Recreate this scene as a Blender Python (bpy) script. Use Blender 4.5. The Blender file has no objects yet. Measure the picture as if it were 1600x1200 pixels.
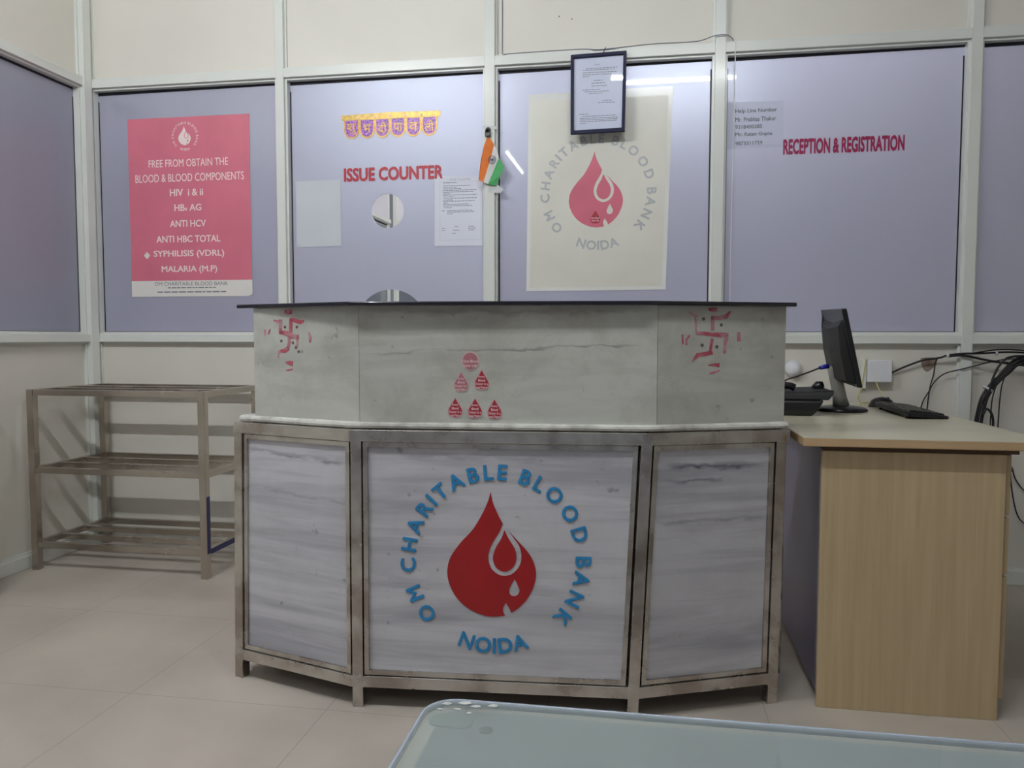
import bpy, bmesh, math, random
from math import sin, cos, pi, radians, sqrt, atan2
from mathutils import Vector, Matrix
random.seed(7)
scn = bpy.context.scene
col = scn.collection

# ------------------------------------------------------------------ camera
YAW, PITCH, ROLL, FPX = radians(-9.5535), radians(3.4154), radians(0.0677), 1226.22
cam_data = bpy.data.cameras.new('camera')
cam = bpy.data.objects.new('camera', cam_data)
col.objects.link(cam)
F = Vector((sin(YAW) * cos(PITCH), cos(YAW) * cos(PITCH), -sin(PITCH)))
Rt = Vector((cos(YAW), -sin(YAW), 0)); U = Rt.cross(F)
c_, s_ = cos(ROLL), sin(ROLL)
Rr = c_ * Rt + s_ * U; Ur = -s_ * Rt + c_ * U
cam.matrix_world = Matrix(((Rr.x, Ur.x, -F.x, 0), (Rr.y, Ur.y, -F.y, -3.5883), (Rr.z, Ur.z, -F.z, 1.05), (0, 0, 0, 1)))
cam_data.sensor_width = 36.0
cam_data.lens = FPX / 1600 * 36.0
cam_data.clip_start = 0.05
scn.camera = cam

# ------------------------------------------------------------------ world, exposure
world = bpy.data.worlds.new('world'); scn.world = world; world.use_nodes = True
bg = world.node_tree.nodes['Background']
bg.inputs['Color'].default_value = (0.80, 0.86, 1.0, 1)
bg.inputs['Strength'].default_value = 0.20
scn.view_settings.view_transform = 'Standard'
scn.view_settings.look = 'None'
scn.view_settings.exposure = 0.0
scn.view_settings.gamma = 1.0
scn.view_settings.use_curve_mapping = False
TUBE_FRONT = 180.0
TUBE_ENTRY = 100.0
TUBE_BACK = 150.0
TUBE_GLOW = 430.0
TUBE_LEFT = 330.0


# ------------------------------------------------------------------ materials
def s2l(c):
    out = []
    for v in c:
        v = v / 255.0
        out.append(v / 12.92 if v <= 0.04045 else ((v + 0.055) / 1.055) ** 2.4)
    return (out[0], out[1], out[2], 1)


def mat(name, rgb, rough=0.6, metal=0.0, var=0.06, scale=6.0, stretch=(1, 1, 1), coat=0.0, coat_rough=0.03,
        spec=0.5, bump=0.0, rgb2=None, detail=4.0, contrast=(0.35, 0.65), rough_var=0.0):
    m = bpy.data.materials.new(name); m.use_nodes = True
    nt = m.node_tree; N = nt.nodes; L = nt.links
    b = N['Principled BSDF']
    tc = N.new('ShaderNodeTexCoord'); mp = N.new('ShaderNodeMapping'); no = N.new('ShaderNodeTexNoise')
    mp.inputs['Scale'].default_value = stretch
    no.inputs['Scale'].default_value = scale; no.inputs['Detail'].default_value = detail
    L.new(tc.outputs['Object'], mp.inputs['Vector']); L.new(mp.outputs['Vector'], no.inputs['Vector'])
    cr = N.new('ShaderNodeValToRGB')
    a = s2l(rgb)
    if rgb2 is None:
        lo = tuple(x * (1 - var) for x in a[:3]) + (1,); hi = tuple(min(1, x * (1 + var)) for x in a[:3]) + (1,)
    else:
        lo = s2l(rgb2); hi = a
    cr.color_ramp.elements[0].position = contrast[0]; cr.color_ramp.elements[1].position = contrast[1]
    cr.color_ramp.elements[0].color = lo; cr.color_ramp.elements[1].color = hi
    L.new(no.outputs['Fac'], cr.inputs['Fac']); L.new(cr.outputs['Color'], b.inputs['Base Color'])
    b.inputs['Roughness'].default_value = rough; b.inputs['Metallic'].default_value = metal
    b.inputs['Specular IOR Level'].default_value = spec
    b.inputs['Coat Weight'].default_value = coat; b.inputs['Coat Roughness'].default_value = coat_rough
    if rough_var:
        mr = N.new('ShaderNodeMapRange')
        mr.inputs['To Min'].default_value = max(0.02, rough - rough_var); mr.inputs['To Max'].default_value = rough + rough_var
        L.new(no.outputs['Fac'], mr.inputs['Value']); L.new(mr.outputs['Result'], b.inputs['Roughness'])
    if bump:
        bp = N.new('ShaderNodeBump'); bp.inputs['Strength'].default_value = bump; bp.inputs['Distance'].default_value = 0.002
        L.new(no.outputs['Fac'], bp.inputs['Height']); L.new(bp.outputs['Normal'], b.inputs['Normal'])
    return m


def marble(name, base, vein, dirt, zs=22.0, xs=1.6, vein_amt=0.6, dirt_amt=0.35, rough=0.38, warp=0.5, lines=()):
    m = bpy.data.materials.new(name); m.use_nodes = True
    nt = m.node_tree; N = nt.nodes; L = nt.links; b = N['Principled BSDF']
    tc = N.new('ShaderNodeTexCoord')

    def noise(scale, stretch, detail=6.0, dist=0.0, rough_=0.55):
        mp = N.new('ShaderNodeMapping'); mp.inputs['Scale'].default_value = stretch
        n = N.new('ShaderNodeTexNoise'); n.inputs['Scale'].default_value = scale
        n.inputs['Detail'].default_value = detail; n.inputs['Distortion'].default_value = dist
        n.inputs['Roughness'].default_value = rough_
        L.new(tc.outputs['Object'], mp.inputs['Vector']); L.new(mp.outputs['Vector'], n.inputs['Vector'])
        return n

    def ramp(n, p0, p1, c0, c1):
        r = N.new('ShaderNodeValToRGB'); r.color_ramp.elements[0].position = p0; r.color_ramp.elements[1].position = p1
        r.color_ramp.elements[0].color = c0; r.color_ramp.elements[1].color = c1
        L.new(n.outputs['Fac'], r.inputs['Fac']); return r

    def mix(fac, c1, c2, k=1.0):
        mx = N.new('ShaderNodeMix'); mx.data_type = 'RGBA'
        if k != 1.0:
            mm = N.new('ShaderNodeMath'); mm.operation = 'MULTIPLY'; mm.inputs[1].default_value = k
            L.new(fac, mm.inputs[0]); fac = mm.outputs[0]
        L.new(fac, mx.inputs['Factor'])
        for i, c in ((6, c1), (7, c2)):
            if isinstance(c, tuple): mx.inputs[i].default_value = c
            else: L.new(c, mx.inputs[i])
        return mx.outputs[2]
    K = (0, 0, 0, 1); W = (1, 1, 1, 1)
    n1 = noise(1.0, (xs, xs, zs), 5, warp); r1 = ramp(n1, 0.46, 0.64, K, W)
    n2 = noise(1.0, (xs * 1.7, xs * 1.7, zs * 2.4), 3, warp * 0.6); r2 = ramp(n2, 0.52, 0.66, K, W)
    n3 = noise(5.0, (1, 1, 1), 8, 0.3, 0.7); r3 = ramp(n3, 0.46, 0.70, K, W)
    c = mix(r1.outputs['Color'], s2l(base), s2l(vein), vein_amt)
    c = mix(r2.outputs['Color'], c, s2l(vein), vein_amt * 0.45)
    c = mix(r3.outputs['Color'], c, s2l(dirt), dirt_amt)
    n4 = noise(26.0, (1, 1, 1), 2, 0.0); r4 = ramp(n4, 0.70, 0.76, K, W)
    c = mix(r4.outputs['Color'], c, s2l((96, 96, 92)), 0.5)
    sx = N.new('ShaderNodeSeparateXYZ'); L.new(tc.outputs['Object'], sx.inputs[0])
    nv = noise(9.0, (1, 1, 2.5), 4, 0.2)

    def M2(op, a, b_=None, c_=None, clamp=False):
        q = N.new('ShaderNodeMath'); q.operation = op; q.use_clamp = clamp
        for i, v in enumerate((a, b_, c_)):
            if v is None: continue
            if isinstance(v, (int, float)): q.inputs[i].default_value = v
            else: L.new(v, q.inputs[i])
        return q.outputs[0]
    for xa, xb, z0, sl, w, colr, k in lines:      # natural dark veins running along the slab
        zz = M2('MULTIPLY_ADD', M2('SUBTRACT', sx.outputs[0], xa), sl, z0)
        dz = M2('SUBTRACT', sx.outputs[2], zz)
        dz = M2('ADD', dz, M2('MULTIPLY', M2('SUBTRACT', nv.outputs['Fac'], 0.5), 0.06))
        f = M2('SUBTRACT', 1.0, M2('DIVIDE', M2('ABSOLUTE', dz), w), clamp=True)
        e = M2('MULTIPLY', M2('MULTIPLY', M2('SUBTRACT', sx.outputs[0], xa), 12.0, clamp=True), M2('MULTIPLY', M2('SUBTRACT', xb, sx.outputs[0]), 12.0, clamp=True))
        br = M2('MULTIPLY_ADD', nv.outputs['Fac'], 3.0, -0.9, clamp=True)
        f = M2('MULTIPLY', M2('MULTIPLY', f, e), br)
        c = mix(f, c, s2l(colr), k)
    L.new(c, b.inputs['Base Color'])
    b.inputs['Roughness'].default_value = rough
    return m


M = {}
M['alu'] = mat('cream_powder_coated_aluminium', (222, 224, 218), 0.32, var=0.02, scale=3, coat=0.25, coat_rough=0.12)
M['board'] = mat('cream_laminate_board', (222, 218, 208), 0.5, var=0.035, scale=1.6)
M['board_low'] = mat('beige_laminate_board', (196, 187, 177), 0.45, var=0.04, scale=1.6)
M['gasket'] = mat('black_rubber_gasket', (22, 22, 34), 0.6, scale=30)
M['steel'] = mat('stained_stainless_steel', (206, 202, 196), 0.28, 0.95, scale=10, rgb2=(168, 159, 151), rough_var=0.09, detail=8, contrast=(0.36, 0.60))
M['steel_shelf'] = mat('satin_stainless_steel', (192, 184, 175), 0.26, 0.95, scale=5, rgb2=(176, 167, 157), rough_var=0.08)
M['steel_blue'] = mat('blue_protective_film', (28, 26, 92), 0.3, 0.3, scale=8)
M['marble_low'] = marble('white_striped_marble', (198, 197, 202), (138, 137, 146), (156, 153, 156), 13, 1.1, 0.6, 0.25,
    lines=[(-0.83, -0.36, 0.712, -0.05, 0.010, (96, 96, 104), 0.8), (-0.30, 0.40, 0.722, -0.02, 0.014, (120, 120, 128), 0.6), (0.46, 0.80, 0.705, -0.05, 0.011, (58, 54, 74), 0.95),
           (0.46, 0.68, 0.660, 0.0, 0.008, (90, 86, 98), 0.8), (-0.83, -0.36, 0.60, -0.06, 0.010, (120, 122, 128), 0.6), (0.44, 0.80, 0.545, 0.0, 0.010, (112, 110, 112), 0.6)])
M['marble_top'] = marble('grey_green_weathered_marble', (192, 192, 184), (138, 139, 134), (146, 142, 130), 6, 1.4, 0.4, 0.55, warp=0.9,
    lines=[(-0.37, 0.42, 0.998, 0.045, 0.006, (92, 92, 86), 0.8), (-0.36, 0.44, 1.125, 0.0, 0.014, (120, 116, 98), 0.5)])
M['marble_ledge'] = marble('worn_marble_ledge', (205, 204, 196), (130, 126, 120), (110, 104, 98), 10, 12, 0.5, 0.6)
M['slab'] = mat('polished_black_granite', (20, 20, 30), 0.12, scale=60, coat=0.4)
M['wood'] = mat('beige_oak_laminate', (196, 174, 138), 0.42, scale=3.0, stretch=(22, 22, 1.0), rgb2=(182, 160, 124), detail=6, contrast=(0.3, 0.7))
M['wood_top'] = mat('pale_cream_laminate_top', (206, 200, 176), 0.3, var=0.05, scale=5, coat=0.15, coat_rough=0.15)
M['wood_edge'] = mat('tan_edge_band', (190, 160, 122), 0.45, scale=3, stretch=(1, 1, 20))
M['shade_brown'] = mat('dark_brown_shade_fill', (104, 82, 62), 0.7, scale=5)  # dark brown standing in for shade in the desk gap and counter cabinet
M['lilac'] = mat('grey_lilac_laminate', (120, 114, 136), 0.45, scale=3)
M['black'] = mat('black_plastic', (12, 12, 15), 0.32, scale=40, coat=0.15, coat_rough=0.15)
M['black_matte'] = mat('matte_black_plastic', (15, 14, 17), 0.55, scale=60, bump=0.1)
M['silver'] = mat('silver_plastic', (150, 148, 142), 0.3, scale=10)
M['cable'] = mat('black_cable_rubber', (24, 22, 26), 0.5, scale=40)
M['yellow'] = mat('yellow_cable', (192, 184, 122), 0.5, scale=40)
M['white_plastic'] = mat('white_plastic', (226, 226, 232), 0.35, scale=10, var=0.02)
M['white_wire'] = mat('white_wire', (232, 232, 236), 0.4, scale=30, var=0.02)
M['blue_plug'] = mat('blue_plastic_plug', (30, 40, 150), 0.4, scale=30)
M['tie'] = mat('white_cable_tie', (214, 214, 218), 0.4, scale=30)
M['poster_pink'] = mat('faded_pink_poster_paper', (216, 116, 136), 0.35, var=0.05, scale=5, coat=0.2, coat_rough=0.2)
M['poster_white'] = mat('off_white_paper', (226, 222, 216), 0.5, var=0.02, scale=8)
M['poster_cream'] = mat('cream_poster_paper', (232, 230, 218), 0.4, scale=2.5, rgb2=(220, 217, 206), coat=0.35, coat_rough=0.12)
M['poster_border'] = mat('plastic_laminate_border', (236, 236, 230), 0.2, var=0.03, scale=6, coat=0.6, coat_rough=0.05)
M['txt_white'] = mat('pale_print', (244, 226, 222), 0.5, var=0.02, scale=20)
M['txt_grey'] = mat('grey_print', (120, 122, 132), 0.6, var=0.05, scale=20)
M['txt_greylight'] = mat('faded_grey_print', (186, 188, 188), 0.5, var=0.08, scale=6)
M['txt_red'] = mat('red_vinyl', (184, 26, 44), 0.4, var=0.05, scale=10)
M['txt_magenta'] = mat('magenta_red_vinyl', (162, 34, 84), 0.4, var=0.06, scale=10)
M['drop_pink'] = mat('faded_red_print', (212, 106, 126), 0.4, var=0.06, scale=6, coat=0.2)
M['drop_red'] = mat('dark_red_vinyl', (156, 18, 24), 0.45, var=0.05, scale=8)
M['blue_vinyl'] = mat('blue_vinyl', (42, 134, 188), 0.45, var=0.06, scale=12)
M['sticker_red'] = mat('red_sticker_print', (168, 40, 56), 0.5, var=0.08, scale=30)
M['sticker_faded'] = mat('faded_sticker_print', (172, 108, 118), 0.5, var=0.08, scale=30)
M['sticker_edge'] = mat('pale_pink_sticker_edge', (196, 170, 168), 0.5, var=0.05, scale=30)
M['sticker_text'] = mat('pale_sticker_print', (226, 196, 198), 0.5, var=0.03, scale=30)
M['paint_red'] = mat('smeared_red_paint', (176, 80, 96), 0.7, scale=28, rgb2=(190, 146, 150), contrast=(0.38, 0.58), detail=6)
M['paint_dark'] = mat('grey_paint_dot', (104, 92, 92), 0.7, scale=40)
M['gold'] = mat('gold_foil_paper', (214, 170, 84), 0.35, scale=60, rgb2=(190, 138, 60), metal=0.2)
M['gold_yellow'] = mat('yellow_gold_band', (216, 180, 70), 0.35, scale=50, rgb2=(176, 140, 70), metal=0.2)
M['saffron'] = mat('saffron_cloth', (226, 120, 44), 0.7, scale=40)
M['flag_white'] = mat('white_cloth', (226, 224, 220), 0.7, var=0.03, scale=40)
M['flag_green'] = mat('green_cloth', (84, 176, 108), 0.7, scale=40)
M['navy'] = mat('navy_ink', (60, 66, 110), 0.6, scale=40)
M['frame_blue'] = mat('dark_navy_frame', (20, 22, 58), 0.5, scale=30, spec=0.25)
M['cert'] = mat('certificate_paper', (206, 212, 234), 0.4, scale=5, var=0.03, coat=1.0, coat_rough=0.02)
M['tape'] = mat('clear_sticky_tape', (206, 210, 208), 0.2, scale=20, var=0.08)
M['stain'] = mat('brown_damp_stain', (112, 82, 74), 0.8, scale=30, rgb2=(150, 134, 122))
M['ceiling'] = mat('white_ceiling_paint', (226, 225, 220), 0.8, var=0.02, scale=3)
M['wall_white'] = mat('pale_lilac_wall', (224, 220, 228), 0.6, var=0.02, scale=2)
M['fixture'] = mat('white_light_fixture', (230, 230, 228), 0.4, var=0.02, scale=6)
M['table_under'] = mat('grey_green_backing', (158, 158, 160), 0.35, var=0.04, scale=3)
M['chrome'] = mat('dull_chrome', (150, 150, 152), 0.25, 1.0, scale=10)


def purple():
    m = bpy.data.materials.new('violet_glitter_foil'); m.use_nodes = True
    N = m.node_tree.nodes; L = m.node_tree.links; b = N['Principled BSDF']
    tc = N.new('ShaderNodeTexCoord'); v = N.new('ShaderNodeTexVoronoi'); v.inputs['Scale'].default_value = 85
    v.feature = 'DISTANCE_TO_EDGE'
    r = N.new('ShaderNodeValToRGB'); r.color_ramp.elements[0].position = 0.05; r.color_ramp.elements[1].position = 0.13
    r.color_ramp.elements[0].color = s2l((206, 120, 222)); r.color_ramp.elements[1].color = s2l((92, 26, 146))
    L.new(tc.outputs['Object'], v.inputs['Vector']); L.new(v.outputs['Distance'], r.inputs['Fac'])
    L.new(r.outputs['Color'], b.inputs['Base Color']); b.inputs['Roughness'].default_value = 0.35
    return m


M['violet'] = purple()


def pane_material(name, rgb, trans, rough=0.42, coat=0.6, coat_rough=0.012, film=0.3):
    """film covered glass: mostly scattering film, glossy front, a little see-through"""
    m = mat(name, rgb, rough, var=0.05, scale=1.1, coat=coat, coat_rough=coat_rough, spec=1.0)
    m.node_tree.nodes['Principled BSDF'].inputs['Specular Tint'].default_value = (0.78, 0.86, 1.0, 1)
    m.node_tree.nodes['Principled BSDF'].inputs['IOR'].default_value = 1.8
    N = m.node_tree.nodes; L = m.node_tree.links
    b = N['Principled BSDF']; out = N['Material Output']
    tl = N.new('ShaderNodeBsdfTranslucent'); tl.inputs[0].default_value = (0.90, 0.89, 0.97, 1)
    m2 = N.new('ShaderNodeMixShader'); m2.inputs[0].default_value = film
    L.new(b.outputs[0], m2.inputs[1]); L.new(tl.outputs[0], m2.inputs[2])
    t = N.new('ShaderNodeBsdfTransparent'); mx = N.new('ShaderNodeMixShader'); mx.inputs[0].default_value = trans
    L.new(m2.outputs[0], mx.inputs[1]); L.new(t.outputs[0], mx.inputs[2]); L.new(mx.outputs[0], out.inputs['Surface'])
    return m


M['pane'] = pane_material('frosted_lilac_film_glass', (170, 169, 187), 0.0, 0.30)
M['pane_matte'] = pane_material('matte_lilac_film_glass', (176, 176, 192), 0.0, 0.40, coat=0.0)
M['pane_dark'] = pane_material('smoky_grey_glass', (120, 122, 130), 0.5, 0.2, film=0.0)
M['sheet_clear'] = mat('translucent_paper', (204, 208, 214), 0.4, var=0.02, scale=5)
M['sheet_help'] = mat('thin_paper_under_tape', (206, 208, 230), 0.35, var=0.02, scale=5, coat=0.6)
M['paper'] = mat('white_printed_paper', (222, 224, 236), 0.5, var=0.02, scale=5)


def glass_table():
    m = bpy.data.materials.new('clear_table_glass'); m.use_nodes = True
    N = m.node_tree.nodes; L = m.node_tree.links; b = N['Principled BSDF']; out = N['Material Output']
    no = N.new('ShaderNodeTexNoise'); no.inputs['Scale'].default_value = 20
    mr = N.new('ShaderNodeMapRange'); mr.inputs['To Min'].default_value = 0.02; mr.inputs['To Max'].default_value = 0.06
    L.new(no.outputs['Fac'], mr.inputs['Value']); L.new(mr.outputs['Result'], b.inputs['Roughness'])
    b.inputs['Base Color'].default_value = s2l((200, 208, 206)); b.inputs['Specular IOR Level'].default_value = 0.8
    t = N.new('ShaderNodeBsdfTransparent'); t.inputs[0].default_value = (0.90, 0.94, 0.94, 1)
    mx = N.new('ShaderNodeMixShader'); mx.inputs[0].default_value = 0.72
    L.new(b.outputs[0], mx.inputs[1]); L.new(t.outputs[0], mx.inputs[2]); L.new(mx.outputs[0], out.inputs['Surface'])
    return m


M['glass'] = glass_table()
M['edge_highlight'] = mat('glass_edge_highlight', (176, 186, 200), 0.12, scale=8, var=0.05, coat=0.5)  # pale blue colour paints the highlight along the polished glass edge
M['flake'] = mat('white_glass_flake', (206, 210, 206), 0.15, scale=40)
M['pad'] = mat('clear_rubber_pad', (150, 158, 150), 0.3, scale=20)
M['rubber'] = mat('grey_rubber', (96, 98, 100), 0.5, scale=20)


def floor_material():
    m = mat('beige_vinyl_tile_floor', (188, 179, 168), 0.34, scale=2.2, rgb2=(170, 161, 151), detail=8, spec=0.4)
    N = m.node_tree.nodes; L = m.node_tree.links; b = N['Principled BSDF']
    src = b.inputs['Base Color'].links[0].from_socket
    tc = N.new('ShaderNodeTexCoord'); sx = N.new('ShaderNodeSeparateXYZ'); L.new(tc.outputs['Object'], sx.inputs[0])
    fac = None
    for ax, off in ((0, 0.87 + 0.003), (1, 0.33)):
        a = N.new('ShaderNodeMath'); a.operation = 'ADD'; a.inputs[1].default_value = off + 6.1
        L.new(sx.outputs[ax], a.inputs[0])
        w = N.new('ShaderNodeMath'); w.operation = 'WRAP'; w.inputs[1].default_value = 0.305; w.inputs[2].default_value = -0.305
        L.new(a.outputs[0], w.inputs[0])
        ab = N.new('ShaderNodeMath'); ab.operation = 'ABSOLUTE'; L.new(w.outputs[0], ab.inputs[0])
        lt = N.new('ShaderNodeMath'); lt.operation = 'LESS_THAN'; lt.inputs[1].default_value = 0.0016; L.new(ab.outputs[0], lt.inputs[0])
        if fac is None: fac = lt.outputs[0]
        else:
            mx = N.new('ShaderNodeMath'); mx.operation = 'MAXIMUM'; L.new(fac, mx.inputs[0]); L.new(lt.outputs[0], mx.inputs[1]); fac = mx.outputs[0]
    k = N.new('ShaderNodeMath'); k.operation = 'MULTIPLY'; k.inputs[1].default_value = 0.4; L.new(fac, k.inputs[0])
    mc = N.new('ShaderNodeMix'); mc.data_type = 'RGBA'; L.new(k.outputs[0], mc.inputs['Factor']); L.new(src, mc.inputs[6])
    mc.inputs[7].default_value = s2l((104, 98, 92))
    # scuffs
    n2 = N.new('ShaderNodeTexNoise'); n2.inputs['Scale'].default_value = 9; n2.inputs['Detail'].default_value = 9
    L.new(tc.outputs['Object'], n2.inputs['Vector'])
    r2 = N.new('ShaderNodeValToRGB'); r2.color_ramp.elements[0].position = 0.72; r2.color_ramp.elements[1].position = 0.80
    L.new(n2.outputs['Fac'], r2.inputs['Fac'])
    md = N.new('ShaderNodeMix'); md.data_type = 'RGBA'; L.new(r2.outputs['Color'], md.inputs['Factor']); L.new(mc.outputs[2], md.inputs[6])
    md.inputs[7].default_value = s2l((128, 120, 112))
    L.new(md.outputs[2], b.inputs['Base Color'])
    return m


M['floor'] = floor_material()


def emit(name, strength, color=(0.93, 0.97, 1.0, 1)):
    m = bpy.data.materials.new(name); m.use_nodes = True
    N = m.node_tree.nodes; L = m.node_tree.links
    N.remove(N['Principled BSDF']); e = N.new('ShaderNodeEmission'); e.inputs[0].default_value = color; e.inputs[1].default_value = strength
    L.new(e.outputs[0], N['Material Output'].inputs['Surface'])
    return m


# ------------------------------------------------------------------ mesh helpers
class MB:
    def __init__(s): s.v = []; s.f = []; s.smooth = []

    def add(s, vs, fs, smooth=False):
        b = len(s.v); s.v += [Vector(p) for p in vs]
        for f in fs: s.f.append([i + b for i in f]); s.smooth.append(smooth)
        return s

    def box(s, x0, x1, y0, y1, z0, z1):
        return s.add([(x, y, z) for z in (z0, z1) for y in (y0, y1) for x in (x0, x1)],
                     [(0, 2, 3, 1), (4, 5, 7, 6), (0, 1, 5, 4), (2, 6, 7, 3), (0, 4, 6, 2), (1, 3, 7, 5)])

    def prism(s, poly, z0, z1, poly2=None):
        """plan polygon extruded in z; poly2 optional different plan at the top"""
        n = len(poly); poly2 = poly2 or poly
        vs = [(p[0], p[1], z0) for p in poly] + [(p[0], p[1], z1) for p in poly2]
        fs = [tuple(range(n))[::-1], tuple(range(n, 2 * n))] + [(i, (i + 1) % n, n + (i + 1) % n, n + i) for i in range(n)]
        return s.add(vs, fs)

    def loft(s, rings, closed=True, caps=True, smooth=True):
        n = len(rings[0]); vs = [p for r in rings for p in r]; fs = []
        for k in range(len(rings) - 1):
            for i in range(n if closed else n - 1):
                j = (i + 1) % n
                fs.append((k * n + i, k * n + j, (k + 1) * n + j, (k + 1) * n + i))
        s.add(vs, fs, smooth)
        if caps:
            b = len(s.v) - len(vs)
            s.f.append([b + i for i in range(n)][::-1]); s.smooth.append(False)
            s.f.append([b + (len(rings) - 1) * n + i for i in range(n)]); s.smooth.append(False)
        return s

    def tube(s, path, r, seg=10):
        path = [Vector(p) for p in path]; rings = []
        up = Vector((0.13, 0.21, 0.97)).normalized()
        for i, p in enumerate(path):
            a = path[max(0, i - 1)]; c = path[min(len(path) - 1, i + 1)]
            d = (c - a).normalized()
            x = d.cross(up)
            if x.length < 0.05: x = d.cross(Vector((1, 0, 0)))
            x.normalize(); y = d.cross(x).normalized()
            rr = r[i] if isinstance(r, (list, tuple)) else r
            rings.append([p + x * (rr * cos(2 * pi * k / seg)) + y * (rr * sin(2 * pi * k / seg)) for k in range(seg)])
        return s.loft(rings)

    def lathe(s, o, axis, prof, seg=32):
        """prof: list of (radius, distance along axis)"""
        o = Vector(o); a = Vector(axis).normalized()
        x = a.cross(Vector((0, 0, 1)))
        if x.length < 0.1: x = Vector((1, 0, 0))
        x.normalize(); y = a.cross(x)
        rings = [[o + a * h + x * (r * cos(2 * pi * k / seg)) + y * (r * sin(2 * pi * k / seg)) for k in range(seg)] for r, h in prof]
        return s.loft(rings)

    def bar(s, a, b, w, h):
        """square tube between two points, w across (horizontal), h vertical/other"""
        a = Vector(a); b = Vector(b); d = (b - a).normalized()
        up = Vector((0, 0, 1)) if abs(d.z) < 0.9 else Vector((0, 1, 0))
        x = d.cross(up).normalized(); y = x.cross(d).normalized()
        vs = []
        for p in (a, b):
            for sx, sy in ((-1, -1), (1, -1), (1, 1), (-1, 1)):
                vs.append(p + x * (sx * w / 2) + y * (sy * h / 2))
        return s.add(vs, [(3, 2, 1, 0), (4, 5, 6, 7), (0, 1, 5, 4), (1, 2, 6, 5), (2, 3, 7, 6), (3, 0, 4, 7)])

    def build(s, name, m, root=None, bevel=0.0, seg=2):
        me = bpy.data.meshes.new(name)
        off = root_pos(root)
        me.from_pydata([tuple(p - off) for p in s.v], [], s.f)
        for p, sm in zip(me.polygons, s.smooth): p.use_smooth = sm
        bm = bmesh.new(); bm.from_mesh(me)
        bmesh.ops.remove_doubles(bm, verts=bm.verts, dist=1e-6)
        bmesh.ops.recalc_face_normals(bm, faces=bm.faces)
        bm.to_mesh(me); bm.free()
        if isinstance(m, str): m = M[m]
        me.materials.append(m)
        o = bpy.data.objects.new(name, me); col.objects.link(o)
        if root is not None: o.parent = root
        if bevel:
            md = o.modifiers.new('bevel', 'BEVEL'); md.width = bevel; md.segments = seg; md.limit_method = 'ANGLE'
            md.angle_limit = radians(40)
        return o


def root_pos(root):
    p = Vector((0, 0, 0))
    while root is not None:
        p += root.location; root = root.parent
    return p


def tag(o, label, cat, group=None, kind=None):
    o['label'] = label; o['category'] = cat
    if group: o['group'] = group
    if kind: o['kind'] = kind
    return o


def thing(name, label, cat, loc, group=None):
    o = bpy.data.objects.new(name, None); o.empty_display_size = 0.05; col.objects.link(o)
    o.location = loc
    return tag(o, label, cat, group)


def struct(o):
    o['kind'] = 'structure'; return o


class Frame:
    """local frame on a vertical face: s along, z up, n outwards"""
    def __init__(s, o, t, n, up=(0, 0, 1)):
        s.up = Vector(up); s.o = Vector(o); s.t = Vector(t).normalized(); s.n = Vector(n).normalized()

    def at(s, a, z, d=0.0): return s.o + s.t * a + s.up * z + s.n * d

    def shift(s, d): return Frame(s.o + s.n * d, s.t, s.n, s.up)


def flat(mb, fr, loops, d0, d1):
    """filled 2D loops (even-odd, holes allowed) given in (s, z), thickness from d0 to d1 along the normal"""
    cu = bpy.data.curves.new('t', 'CURVE'); cu.dimensions = '2D'; cu.fill_mode = 'BOTH'
    for lp in loops:
        sp = cu.splines.new('POLY'); sp.points.add(len(lp) - 1); sp.use_cyclic_u = True
        for i, p in enumerate(lp): sp.points[i].co = (p[0], p[1], 0, 1)
    cu.extrude = 0.5
    put_curve(mb, cu, lambda v: fr.at(v.x, v.y, d0 + (d1 - d0) * (v.z + 0.5)))


def put_curve(mb, cu, fn):
    ob = bpy.data.objects.new('t', cu); col.objects.link(ob)
    dg = bpy.context.evaluated_depsgraph_get(); dg.update()
    me = bpy.data.meshes.new_from_object(ob.evaluated_get(dg))
    mb.add([fn(v.co) for v in me.vertices], [tuple(p.vertices) for p in me.polygons])
    bpy.data.objects.remove(ob); bpy.data.curves.remove(cu); bpy.data.meshes.remove(me)


_tc = {}


def glyphs(body, bold):
    key = (body, bold)
    if key not in _tc:
        cu = bpy.data.curves.new('t', 'FONT'); cu.body = body; cu.extrude = 0.5; cu.resolution_u = 3
        tmp = MB(); one = MB(); put_curve(one, cu, lambda v: v.copy())
        offs = [(0, 0)] if bold < 0.006 else [(bold * cos(a), bold * sin(a)) for a in [2 * pi * k / 6 + 0.3 for k in range(6)]] + [(0, 0)]
        for kk_, (ox, oy) in enumerate(offs): tmp.add([(p.x + ox, p.y + oy, p.z + 0.22 * kk_) for p in one.v], one.f)
        xs = [p.x for p in tmp.v]; ys = [p.y for p in tmp.v]
        _tc[key] = (tmp, min(xs), max(xs), min(ys), max(ys))
    return _tc[key]


def text(mb, fr, body, xc, zc, w, h, d0, d1, bold=0.012, rot=0.0):
    t, x0, x1, y0, y1 = glyphs(body, bold)
    cr, sr = cos(rot), sin(rot)
    vs = []
    for p in t.v:
        x = (p.x - (x0 + x1) / 2) / (x1 - x0) * w; y = (p.y - (y0 + y1) / 2) / (y1 - y0) * h
        vs.append(fr.at(xc + x * cr - y * sr, zc + x * sr + y * cr, d0 + (d1 - d0) * (p.z + 0.5)))
    mb.add(vs, t.f)


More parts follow.
